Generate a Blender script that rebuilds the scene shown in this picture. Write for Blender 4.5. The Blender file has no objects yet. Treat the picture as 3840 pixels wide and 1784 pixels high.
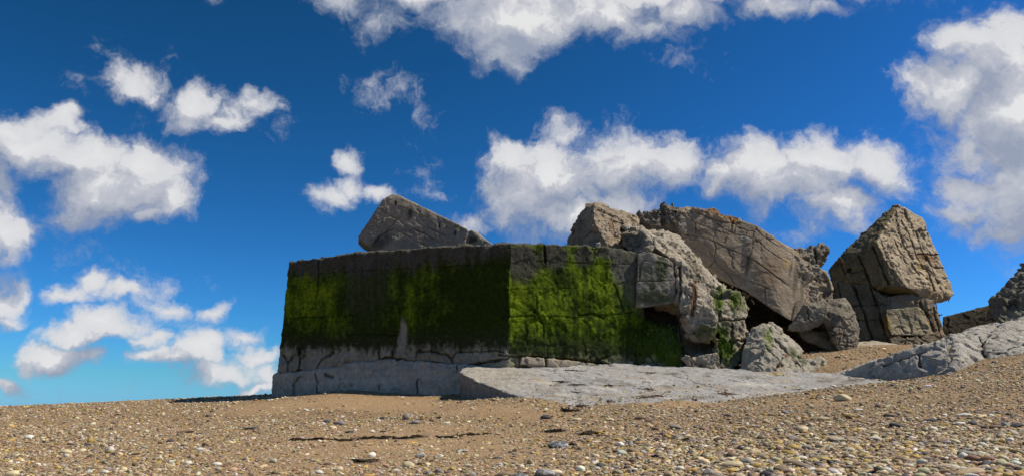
import bpy, bmesh, math, random
import numpy as np
from mathutils import Vector

random.seed(7)
rng = np.random.default_rng(7)
scene = bpy.context.scene
C = scene.collection
R = math.radians

# ------------------------------------------------------------------ camera
F, CX, CY = 2880.0, 1920.0, 892.0            # focal length / centre in photo pixels (27 mm lens)
PITCH = math.atan((1570.0 - CY) / F)
CAM = np.array([0.0, 0.0, 0.30])
cd = bpy.data.cameras.new("camera"); cam = bpy.data.objects.new("camera", cd); C.objects.link(cam)
cam.location = CAM.tolist(); cam.rotation_euler = (math.pi / 2 + PITCH, 0, 0)
cd.sensor_width = 36.0; cd.lens = 36.0 * F / 3840.0
cd.clip_start = 0.05; cd.clip_end = 9000
scene.camera = cam

# ------------------------------------------------------------------ light, exposure
SKY_FIT = [(0.076, 1.9), (0.318, 1.6), (0.201, 2.1)]
CL_GROW = 1.40
SUN_EL, SUN_AZ = R(52), R(90)                 # azimuth measured from the view direction (+y) towards +x
sun_vec = np.array([math.sin(SUN_AZ) * math.cos(SUN_EL), math.cos(SUN_AZ) * math.cos(SUN_EL), math.sin(SUN_EL)])
sl = bpy.data.lights.new("sun", 'SUN'); sl.energy = 5.0; sl.angle = R(0.55); sl.color = (1.0, 0.93, 0.82)
so = bpy.data.objects.new("sun", sl); C.objects.link(so)
so.rotation_euler = Vector((-sun_vec).tolist()).to_track_quat('-Z', 'Y').to_euler()
so.location = (20, 5, 30)
scene.view_settings.view_transform = 'Standard'
scene.view_settings.look = 'None'
scene.view_settings.exposure = 0.0
scene.view_settings.gamma = 1.0
scene.view_settings.use_curve_mapping = False

cp, sp = math.cos(PITCH), math.sin(PITCH)
def ray(px, py):
    px = np.asarray(px, float); py = np.asarray(py, float)
    a = (px - CX) / F; b = (CY - py) / F
    return np.stack([a, cp - b * sp, sp + b * cp], -1)
def pt(px, py, d):                            # photo pixel + forward distance in metres -> world point
    r = ray(px, py)
    return CAM + r * (np.asarray(d, float) / r[..., 1])[..., None]
def proj(v):
    q = v - CAM
    fw = q[:, 1] * cp + q[:, 2] * sp; up = -q[:, 1] * sp + q[:, 2] * cp
    return CX + F * q[:, 0] / fw, CY - F * up / fw

# ------------------------------------------------------------------ node helpers
class NT:
    def __init__(s, tree): s.t = tree; s.n = tree.nodes; s.l = tree.links
    def new(s, typ, **kw):
        n = s.n.new(typ)
        for k, v in kw.items(): setattr(n, k, v)
        return n
    def put(s, sock, v):
        if hasattr(v, 'is_output'): s.l.new(v, sock)
        else: sock.default_value = v
    def math(s, op, a, b=None, c=None, clamp=False):
        n = s.new('ShaderNodeMath', operation=op, use_clamp=clamp)
        for i, v in enumerate((a, b, c)):
            if v is not None: s.put(n.inputs[i], v)
        return n.outputs[0]
    def vec(s, op, a, b=None, scale=None):
        n = s.new('ShaderNodeVectorMath', operation=op)
        s.put(n.inputs[0], a)
        if b is not None: s.put(n.inputs[1], b)
        if scale is not None: s.put(n.inputs['Scale'], scale)
        return n.outputs['Value'] if op in ('DOT_PRODUCT', 'LENGTH') else n.outputs[0]
    def noise(s, v, scale, detail=4, rough=0.55, dist=0.0, out='Fac', lac=2.0):
        n = s.new('ShaderNodeTexNoise')
        s.put(n.inputs['Vector'], v); n.inputs['Scale'].default_value = scale
        n.inputs['Detail'].default_value = detail; n.inputs['Roughness'].default_value = rough
        n.inputs['Distortion'].default_value = dist; n.inputs['Lacunarity'].default_value = lac
        return n.outputs[out]
    def rng(s, v, a, b, c=0.0, d=1.0, smooth=False):
        n = s.new('ShaderNodeMapRange'); n.clamp = True
        if smooth: n.interpolation_type = 'SMOOTHSTEP'
        s.put(n.inputs[0], v)
        for i, x in enumerate((a, b, c, d)): s.put(n.inputs[i + 1], x)
        return n.outputs[0]
    def mix(s, f, a, b, typ='MIX'):
        n = s.new('ShaderNodeMix', data_type='RGBA', blend_type=typ)
        s.put(n.inputs[0], f); s.put(n.inputs[6], a); s.put(n.inputs[7], b)
        return n.outputs[2]
    def ramp(s, f, stops, interp='LINEAR'):
        n = s.new('ShaderNodeValToRGB'); cr = n.color_ramp; cr.interpolation = interp
        while len(cr.elements) < len(stops): cr.elements.new(0.5)
        for e, (p, c) in zip(cr.elements, stops): e.position = p; e.color = tuple(c) + (1,)
        s.put(n.inputs[0], f); return n.outputs[0]

def unit(v): v = np.asarray(v, float); return v / np.linalg.norm(v)

# ------------------------------------------------------------------ sky: Nishita air + cumulus clouds in real directions
# cloud clumps: px, py, half width, half height, tilt deg, thickness
CLOUDS = [
 # top band
 (1290, 10, 120, 60, 0, 0.75), (1440, 60, 85, 75, 30, 0.7), (1500, 120, 45, 30, 25, 0.16),
 (1760, 40, 160, 90, 10, 1.1), (1960, 60, 250, 130, 0, 1.3), (1900, 170, 150, 95, 20, 1), (1950, 235, 75, 50, -20, 0.75),
 (2250, 40, 250, 110, 0, 1.2), (2440, 80, 140, 70, -10, 0.8), (2600, 20, 160, 60, 0, 0.9), (2940, 5, 150, 45, 0, 0.8), (3080, 25, 90, 40, -20, 0.75), (3350, -25, 160, 35, 0, 0.19),
 (2570, 235, 70, 30, -25, 0.11), (2260, 130, 60, 30, 0, 0.11), (1700, -60, 700, 70, 0, 1.1), (2600, -60, 700, 60, 0, 1),
 # right tower
 (3620, 170, 120, 90, 20, 1), (3770, 230, 200, 170, 0, 1.3), (3470, 315, 110, 50, 25, 0.8), (3600, 330, 190, 110, 0, 1.1), (3830, 420, 240, 220, 0, 1.4),
 (3420, 475, 80, 28, 5, 0.18), (3500, 510, 90, 40, 10, 0.19), (3720, 580, 190, 110, 0, 1), (3860, 720, 230, 200, 0, 1.3), (3660, 720, 130, 90, 0, 1), (3590, 810, 110, 70, 0, 0.85), (3780, 880, 150, 60, 0, 0.8),
 (3810, 1020, 70, 55, 0, 0.16),
 # centre right
 (2850, 640, 190, 120, 0, 1.2), (2720, 660, 100, 90, 0, 1), (3050, 620, 190, 100, 0, 1.2), (3090, 535, 60, 60, 0, 0.7), (3280, 640, 160, 90, 10, 1.1), (2960, 700, 260, 80, 0, 1.1), (3140, 780, 150, 70, 0, 0.9), (3420, 690, 80, 50, 10, 0.19), (3180, 850, 70, 40, 0, 0.19),
 (3010, 880, 90, 40, 15, 0.16), (3210, 880, 50, 60, -30, 0.14), (2880, 560, 50, 40, 0, 0.14),
 # centre
 (2100, 500, 110, 70, -20, 0.65), (1920, 600, 110, 80, 10, 1), (2080, 660, 230, 140, 0, 1.3), (2330, 620, 210, 110, 0, 1.2), (2530, 640, 130, 100, 0, 1), (2560, 560, 50, 50, 0, 0.18), (2000, 760, 190, 110, 0, 1.2), (2150, 820, 170, 80, 0, 1.1), (2330, 770, 150, 70, 0, 0.8), (2250, 530, 130, 50, 0, 0.19), (2660, 730, 60, 30, 0, 0.14),
 # small ones left of centre
 (1310, 600, 52, 60, 0, 0.85), (1300, 690, 60, 55, 20, 0.8), (1230, 730, 70, 55, -15, 0.8), (1410, 720, 62, 45, 0, 0.85), (1560, 660, 70, 50, 30, 0.14), (1630, 725, 40, 28, 0, 0.14), (1760, 815, 80, 36, 22, 0.65),
 (1390, 350, 55, 38, 25, 0.18), (1480, 395, 75, 32, 28, 0.14), (1590, 450, 60, 45, 25, 0.16), (1350, 130, 40, 40, 0, 0.1),
 # left upper
 (370, 200, 60, 38, 30, 0.16), (460, 310, 140, 58, 8, 0.85), (590, 290, 60, 50, -25, 0.19), (560, 350, 60, 30, 0, 0.7), (470, 435, 38, 40, 20, 0.18), (220, 345, 70, 25, -10, 0.11), (740, 390, 115, 75, 10, 0.9), (700, 460, 90, 45, 0, 0.8), (860, 440, 110, 50, 5, 0.75), (960, 405, 90, 48, 10, 0.8), (1000, 450, 70, 50, 20, 0.19),
 # left big
 (60, 500, 150, 70, 0, 1.1), (220, 470, 75, 48, 0, 1), (130, 570, 200, 80, 0, 1.1), (330, 600, 170, 100, 0, 1.2), (500, 610, 120, 95, 0, 1.2), (440, 720, 220, 110, 0, 1.3), (620, 740, 100, 80, 25, 1), (560, 810, 70, 45, 0, 0.8), (330, 800, 140, 60, 0, 0.7), (30, 700, 70, 80, 0, 0.7),
 (40, 880, 120, 90, 0, 1), (-20, 850, 120, 110, 0, 1.1), (20, 1080, 105, 90, 0, 1), (40, 1150, 80, 45, 0, 0.7),
 (300, 940, 50, 45, 40, 0.14), (360, 1060, 90, 60, -10, 1), (270, 1110, 110, 45, 0, 0.9), (180, 1100, 60, 35, 0, 0.19), (480, 1090, 130, 50, 10, 0.9), (620, 1130, 110, 50, 0, 0.85), (650, 1055, 90, 28, -5, 0.16), (780, 1150, 60, 50, 0, 0.8), (560, 1040, 110, 40, 0, 0.13), (640, 1190, 150, 35, 0, 0.18),
 (400, 1215, 150, 75, 0, 1.3), (300, 1250, 150, 50, 0, 1), (560, 1265, 90, 50, 0, 0.8), (200, 1335, 170, 65, 0, 1.2), (330, 1340, 70, 40, 0, 0.8),
 (720, 1295, 110, 80, 10, 1.3), (660, 1340, 120, 55, 0, 1), (560, 1345, 90, 40, 0, 0.8), (900, 1250, 80, 50, 0, 0.8), (850, 1380, 190, 65, 0, 1), (960, 1320, 90, 50, 0, 0.9), (970, 1400, 90, 70, 0, 0.9), (940, 1448, 70, 20, 0, 1),
 (2060, 800, 200, 90, 0, 1), (2180, 880, 110, 50, 0, 0.7), (3130, 830, 130, 60, 0, 0.7), (500, 690, 220, 110, 0, 1), (1900, 700, 110, 90, 0, 0.8),
 (20, 1435, 60, 38, 0, 0.9), (150, 1452, 120, 24, 0, 0.13), (450, 1455, 80, 20, 0, 0.13), (700, 1450, 60, 20, 0, 0.13), (260, 1490, 60, 14, 0, 0.11),
]
world = bpy.data.worlds.new("World"); scene.world = world; world.use_nodes = True
W = NT(world.node_tree); W.n.clear()

geo = W.new('ShaderNodeTexCoord'); D = geo.outputs['Generated']
SX = W.new('ShaderNodeSeparateXYZ'); W.l.new(D, SX.inputs[0])
sky = W.new('ShaderNodeTexSky', sky_type='NISHITA', sun_disc=False)
sky.sun_elevation = SUN_EL; sky.sun_rotation = SUN_AZ; sky.altitude = 0; sky.air_density = 1.0; sky.dust_density = 0.3; sky.ozone_density = 2.5
ss_ = W.new('ShaderNodeSeparateColor'); W.l.new(sky.outputs[0], ss_.inputs[0])
cc_ = W.new('ShaderNodeCombineColor')
gr_ = [W.math('MULTIPLY', W.math('POWER', ss_.outputs[k], p), g) for k, (g, p) in enumerate(SKY_FIT)]   # the photograph's deep blue
gr_[2] = W.math('MAXIMUM', gr_[2], W.math('MULTIPLY', gr_[1], 1.42))
for k in range(3): W.l.new(gr_[k], cc_.inputs[k])
SKYC = cc_.outputs[0]

# cloud outline warp and billows, shared by the whole sky
w1 = W.vec('SUBTRACT', W.noise(D, 9.0, 2, 0.55, out='Color'), (0.5, 0.5, 0.5))
w2 = W.vec('SUBTRACT', W.noise(D, 34.0, 3, 0.6, out='Color'), (0.5, 0.5, 0.5))
DW = W.vec('ADD', W.vec('ADD', D, W.vec('SCALE', w1, scale=0.062)), W.vec('SCALE', w2, scale=0.034))
BIL = W.math('MULTIPLY_ADD', W.noise(DW, 24.0, 8, 0.66), 1.5, -0.80)
SHIFT = (0.014, 0.0, 0.036)
BIL2 = W.math('MULTIPLY_ADD', W.noise(W.vec('ADD', DW, SHIFT), 24.0, 4, 0.60), 1.5, -0.80)
def tangent(v):                                        # direction -> (x/y, z/y): straight lines stay straight, valid ahead (y > 0)
    sx = W.new('ShaderNodeSeparateXYZ'); W.l.new(v, sx.inputs[0]); iy = W.math('DIVIDE', 1.0, W.math('MAXIMUM', sx.outputs[1], 0.05))
    cx = W.new('ShaderNodeCombineXYZ'); W.l.new(W.math('MULTIPLY', sx.outputs[0], iy), cx.inputs[0]); W.l.new(W.math('MULTIPLY', sx.outputs[2], iy), cx.inputs[1])
    return cx.outputs[0]
TP = tangent(DW); TP2 = tangent(W.vec('ADD', DW, SHIFT))
def blob_group(k, blobs):
    g = bpy.data.node_groups.new("cloud_clumps", 'ShaderNodeTree')
    g.interface.new_socket("P", in_out='INPUT', socket_type='NodeSocketVector'); g.interface.new_socket("Field", in_out='OUTPUT', socket_type='NodeSocketFloat')
    G = NT(g); gi = G.new('NodeGroupInput'); go = G.new('NodeGroupOutput'); acc = None
    for (px, py, hw, hh, tilt, th) in blobs:
        gr = CL_GROW if py < 950 else 1.22
        q = ray(np.array([px, px + hw * gr, px]), np.array([py, py, py - hh * gr])); T2 = q[:, [0, 2]] / q[:, 1:2]
        sx, sy = 1 / abs(T2[1, 0] - T2[0, 0]), 1 / abs(T2[2, 1] - T2[0, 1])
        n = G.new('ShaderNodeVectorMath', operation='MULTIPLY_ADD'); G.l.new(gi.outputs[0], n.inputs[0])
        n.inputs[1].default_value = (sx, sy, 0); n.inputs[2].default_value = (-T2[0, 0] * sx, -T2[0, 1] * sy, 0)
        f = G.math('MULTIPLY_ADD', G.vec('LENGTH', n.outputs[0]), -th, th)
        acc = f if acc is None else G.math('SMOOTH_MAX', acc, f, 0.12)
    G.l.new(acc, go.inputs[0]); return g
def clumps(g, P):
    n = W.new('ShaderNodeGroup'); n.node_tree = g; W.l.new(P, n.inputs[0]); return n.outputs[0]
g_all = blob_group(0, CLOUDS); g_big = blob_group(1, [c for c in CLOUDS if c[2] * c[3] > 6500 and c[5] > .75])
ahead = W.math('MULTIPLY', W.math('GREATER_THAN', SX.outputs[1], 0.30), W.math('LESS_THAN', SX.outputs[2], 0.66))
def field(P, v, g):                                    # ahead: the clumps of the photograph; elsewhere the same kind of cumulus
    rest = W.math('MULTIPLY_ADD', W.noise(v, 2.6, 2, 0.5), 4.0, -2.25)
    n = W.new('ShaderNodeMix', data_type='FLOAT'); W.l.new(ahead, n.inputs[0]); W.l.new(rest, n.inputs[2]); W.l.new(clumps(g, P), n.inputs[3]); return n.outputs[0]
f0 = W.math('ADD', field(TP, DW, g_all), BIL); f1 = W.math('ADD', field(TP2, W.vec('ADD', DW, SHIFT), g_big), BIL2)
alpha = W.math('MULTIPLY', W.rng(f0, -0.06, 0.64, 0, 1, True), 0.97)
lit = W.rng(W.math('SUBTRACT', f0, f1), -0.45, 0.55)      # positive where the cloud thins out towards the sun
body = W.rng(f0, 0.1, 1.3)
tone = W.math('ADD', W.math('MULTIPLY', lit, 0.80), W.math('MULTIPLY', body, 0.22), clamp=True)
ccol = W.ramp(tone, [(0.0, (0.34, 0.40, 0.54)), (0.40, (0.52, 0.56, 0.66)), (0.72, (0.68, 0.70, 0.77)), (1.0, (1.0, 1.0, 1.0))])
b1 = W.new('ShaderNodeBackground'); W.l.new(SKYC, b1.inputs[0]); b1.inputs[1].default_value = 0.08
b2 = W.new('ShaderNodeBackground'); W.l.new(ccol, b2.inputs[0]); b2.inputs[1].default_value = 0.80
ms = W.new('ShaderNodeMixShader'); W.l.new(alpha, ms.inputs[0]); W.l.new(b1.outputs[0], ms.inputs[1]); W.l.new(b2.outputs[0], ms.inputs[2]); S = ms.outputs[0]
wo = W.new('ShaderNodeOutputWorld'); W.l.new(S, wo.inputs[0])
world.cycles.sampling_method = 'NONE'

# ------------------------------------------------------------------ numpy noise
_perm = np.concatenate([rng.permutation(256)] * 3).astype(np.int32)
_grad = rng.normal(size=(256, 3)).astype(np.float32); _grad /= np.linalg.norm(_grad, axis=1)[:, None]
def perlin(p):
    p = np.asarray(p, np.float32); i = np.floor(p).astype(np.int32); f = p - i; i &= 255
    u = f * f * f * (f * (f * 6 - 15) + 10); out = 0
    for a in (0, 1):
        ha = _perm[i[:, 0] + a]; wa = u[:, 0] if a else 1 - u[:, 0]
        for b in (0, 1):
            hb = _perm[ha + i[:, 1] + b]; wb = wa * (u[:, 1] if b else 1 - u[:, 1])
            for c in (0, 1):
                g = _grad[_perm[hb + i[:, 2] + c]]
                dt = g[:, 0] * (f[:, 0] - a) + g[:, 1] * (f[:, 1] - b) + g[:, 2] * (f[:, 2] - c)
                out = out + dt * wb * (u[:, 2] if c else 1 - u[:, 2])
    return out * 1.5
def fbm(p, scale, octv=4, rough=0.5, off=0.0):
    p = np.asarray(p, np.float32) * scale + off; a = 1.0; s = 0; t = 0
    for _ in range(octv):
        s = s + a * perlin(p); t += a; a *= rough; p = p * 2.03 + 17.3
    return s / t
_cj = rng.random((256, 3)).astype(np.float32); _cg = rng.normal(size=(256, 3)).astype(np.float32)
def facets(p, scale, off=0.0):                # planar chips: each voronoi cell tilts its own way; also returns edge distance
    p = np.asarray(p, np.float32) * scale + off; i = np.floor(p).astype(np.int32)
    best = np.full(len(p), 9.0, np.float32); sec = best.copy(); val = np.zeros(len(p), np.float32)
    for a in (-1, 0, 1):
        for b in (-1, 0, 1):
            for c in (-1, 0, 1):
                q = i + np.array([a, b, c]); h = _perm[_perm[_perm[q[:, 0] & 255] + (q[:, 1] & 255)] + (q[:, 2] & 255)]
                dl = p - (q + _cj[h]); ds = np.sqrt((dl * dl).sum(1)); v = (dl * _cg[h]).sum(1)
                cl = ds < best
                sec = np.where(cl, best, np.minimum(sec, ds)); val = np.where(cl, v, val); best = np.where(cl, ds, best)
    return val, sec - best
def sstep(a, b, x):
    t = np.clip((x - a) / (b - a), 0, 1); return t * t * (3 - 2 * t)

# ------------------------------------------------------------------ materials
def new_mat(name):
    m = bpy.data.materials.new(name); m.use_nodes = True
    N = NT(m.node_tree); N.n.clear()
    o = N.new('ShaderNodeOutputMaterial'); b = N.new('ShaderNodeBsdfPrincipled'); N.l.new(b.outputs[0], o.inputs[0])
    b.inputs['Specular IOR Level'].default_value = 0.25
    return m, N, b
def bump(N, h, strength, dist, prev=None):
    n = N.new('ShaderNodeBump'); n.inputs['Strength'].default_value = strength; n.inputs['Distance'].default_value = dist
    N.l.new(h, n.inputs['Height'])
    if prev is not None: N.l.new(prev, n.inputs['Normal'])
    return n.outputs[0]
def concrete_mat(name, grain=1.0, rough=0.93, agg_amt=0.5):
    m, N, b = new_mat(name)
    at = N.new('ShaderNodeAttribute', attribute_name='col'); tc = N.new('ShaderNodeTexCoord'); P = tc.outputs['Object']
    n1 = N.noise(P, 9, 6, 0.65); n2 = N.noise(P, 70, 4, 0.7); n3 = N.noise(P, 220, 2, 0.6)
    v = N.math('MULTIPLY_ADD', n1, 0.55, 0.72); v = N.math('MULTIPLY', v, N.math('MULTIPLY_ADD', n2, 1.1 * grain, 1 - 0.55 * grain))
    v = N.math('MULTIPLY', v, N.math('MULTIPLY_ADD', n3, 0.7 * grain, 1 - 0.35 * grain))
    col = N.vec('SCALE', at.outputs['Color'], scale=v)
    vo = N.new('ShaderNodeTexVoronoi'); N.l.new(P, vo.inputs['Vector']); vo.inputs['Scale'].default_value = 34   # aggregate pebbles in the mix
    sepc = N.new('ShaderNodeSeparateColor'); N.l.new(vo.outputs['Color'], sepc.inputs[0])
    agg = N.math('MULTIPLY', N.rng(vo.outputs['Distance'], 0.30, 0.20), N.math('GREATER_THAN', sepc.outputs[0], 0.86))
    col = N.mix(N.math('MULTIPLY', agg, agg_amt * grain), col, (0.42, 0.38, 0.28, 1))
    N.l.new(col, b.inputs['Base Color']); b.inputs['Roughness'].default_value = rough
    h = N.math('ADD', N.math('MULTIPLY', n1, 1.2), N.math('ADD', N.math('MULTIPLY', n2, 0.35), N.math('MULTIPLY', n3, 0.12)))
    N.l.new(bump(N, h, 0.8 * min(grain, 1.25), 0.03), b.inputs['Normal'])
    b.inputs['Specular IOR Level'].default_value = 0.08
    return m
M_CON = concrete_mat("weathered_concrete", 1.0)
M_ROUGH = concrete_mat("broken_concrete", 1.35)
M_MOSS = concrete_mat("mossy_concrete", 1.2, agg_amt=0.06)

def plain_mat(name, col, rough=0.8, var=0.4, sc=40, metal=0.0):
    m, N, b = new_mat(name); tc = N.new('ShaderNodeTexCoord'); n = N.noise(tc.outputs['Object'], sc, 5, 0.65)
    c = N.mix(n, tuple(x * (1 - var) for x in col) + (1,), tuple(min(x * (1 + var), 1) for x in col) + (1,))
    N.l.new(c, b.inputs['Base Color']); b.inputs['Roughness'].default_value = rough; b.inputs['Metallic'].default_value = metal
    N.l.new(bump(N, n, 0.5, 0.01), b.inputs['Normal']); return m
M_RUST = plain_mat("rusty_steel", (0.085, 0.034, 0.014), 0.9)
M_WEED = plain_mat("green_weed", (0.05, 0.085, 0.004), 0.8)
M_WRACK = plain_mat("dry_seaweed", (0.035, 0.022, 0.012), 0.75)
M_WRACK2 = plain_mat("brown_seaweed", (0.12, 0.065, 0.025), 0.8)

# ------------------------------------------------------------------ object helpers
def tag(o, label=None, cat=None, group=None, kind=None):
    for k, v in (('label', label), ('category', cat), ('group', group), ('kind', kind)):
        if v: o[k] = v
    return o
def link(o, parent=None):
    C.objects.link(o)
    if parent is not None:
        o.parent = parent; o.matrix_parent_inverse.identity()
        o.location = (Vector(o.location) - wloc(parent))
    return o
def wloc(o):
    v = Vector(o.location)
    while o.parent: o = o.parent; v += Vector(o.location)
    return v
def mesh_obj(name, verts, faces, mat, parent=None, colors=None, smooth=True):
    verts = np.asarray(verts, float); lo, hi = verts.min(0), verts.max(0)
    org = np.array([(lo[0] + hi[0]) / 2, (lo[1] + hi[1]) / 2, lo[2]])
    me = bpy.data.meshes.new(name)
    if isinstance(faces, np.ndarray):
        n = len(faces); k = faces.shape[1]
        me.vertices.add(len(verts)); me.vertices.foreach_set('co', (verts - org).astype(np.float32).ravel())
        me.loops.add(n * k); me.loops.foreach_set('vertex_index', faces.astype(np.int32).ravel())
        me.polygons.add(n); me.polygons.foreach_set('loop_start', np.arange(0, n * k, k, dtype=np.int32))
        me.update(calc_edges=True)
    else:
        me.from_pydata((verts - org).tolist(), [], faces); me.update()
    if smooth: me.polygons.foreach_set('use_smooth', np.ones(len(me.polygons), bool))
    if colors is not None:
        a = me.attributes.new('col', 'FLOAT_COLOR', 'POINT')
        c4 = np.ones((len(verts), 4), np.float32); c4[:, :3] = np.clip(colors, 0, 1); a.data.foreach_set('color', c4.ravel())
    me.materials.append(mat)
    o = bpy.data.objects.new(name, me); o.location = org.tolist()
    return link(o, parent)

def hull_union(pieces, voxel):                 # pieces: lists of world points -> one closed surface
    bm = bmesh.new()
    for P in pieces:
        b2 = bmesh.new()
        for p in P: b2.verts.new(p)
        r = bmesh.ops.convex_hull(b2, input=b2.verts)
        bmesh.ops.delete(b2, geom=[v for v in b2.verts if not v.link_faces], context='VERTS')
        tmp = bpy.data.meshes.new("tmp"); b2.to_mesh(tmp); b2.free(); bm.from_mesh(tmp); bpy.data.meshes.remove(tmp)
    bmesh.ops.recalc_face_normals(bm, faces=bm.faces)
    me = bpy.data.meshes.new("tmp"); bm.to_mesh(me); bm.free()
    o = bpy.data.objects.new("tmp", me); C.objects.link(o)
    md = o.modifiers.new("r", 'REMESH'); md.mode = 'VOXEL'; md.voxel_size = voxel
    dg = bpy.context.evaluated_depsgraph_get(); ev = o.evaluated_get(dg); em = ev.to_mesh()
    n = len(em.vertices); V = np.empty(n * 3, np.float32); em.vertices.foreach_get('co', V); V = V.reshape(-1, 3).astype(float)
    Fq = [tuple(p.vertices) for p in em.polygons] if False else None
    nl = len(em.loops); li = np.empty(nl, np.int32); em.loops.foreach_get('vertex_index', li)
    np_ = len(em.polygons); lt = np.empty(np_, np.int32); em.polygons.foreach_get('loop_total', lt)
    assert (lt == 4).all()
    Fq = li.reshape(-1, 4)
    ev.to_mesh_clear(); bpy.data.objects.remove(o); bpy.data.meshes.remove(me)
    return V, Fq
def normals(V, Fq):
    a = V[Fq[:, 2]] - V[Fq[:, 0]]; b = V[Fq[:, 3]] - V[Fq[:, 1]]; fn = np.cross(a, b)
    N = np.zeros_like(V)
    for k in range(4): np.add.at(N, Fq[:, k], fn)
    return N / np.maximum(np.linalg.norm(N, axis=1), 1e-9)[:, None]
def smooth_verts(V, Fq, it):
    for _ in range(it):
        S = np.zeros_like(V); cnt = np.zeros(len(V)); m = V[Fq].mean(1)
        for k in range(4): np.add.at(S, Fq[:, k], m); np.add.at(cnt, Fq[:, k], 1)
        V = S / cnt[:, None]
    return V
def piece(front, t, shrink=0.85, sink=0.0):    # front outline/facet points (px, py, dist); closed off t metres further away
    A = np.array(front, float); Pf = pt(A[:, 0], A[:, 1], A[:, 2])
    c = A[:, :2].mean(0); B = c + (A[:, :2] - c) * shrink
    dm = A[:, 2].mean()
    Pb = pt(B[:, 0], B[:, 1], np.maximum(A[:, 2], dm) + t)
    return np.concatenate([Pf, Pb])
def seg_dist(px, py, pts):
    d = np.full(len(px), 1e9)
    for (x0, y0), (x1, y1) in zip(pts[:-1], pts[1:]):
        vx, vy = x1 - x0, y1 - y0; L = vx * vx + vy * vy + 1e-9
        t = np.clip(((px - x0) * vx + (py - y0) * vy) / L, 0, 1)
        d = np.minimum(d, np.hypot(px - x0 - t * vx, py - y0 - t * vy))
    return d
def blob(px, py, x, y, rx, ry, tilt=0, soft=0.5):
    t = R(tilt); dx = px - x; dy = py - y
    u = (dx * math.cos(t) + dy * math.sin(t)) / rx; v = (-dx * math.sin(t) + dy * math.cos(t)) / ry
    return 1 - sstep(1 - soft, 1 + soft, np.hypot(u, v))

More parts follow.
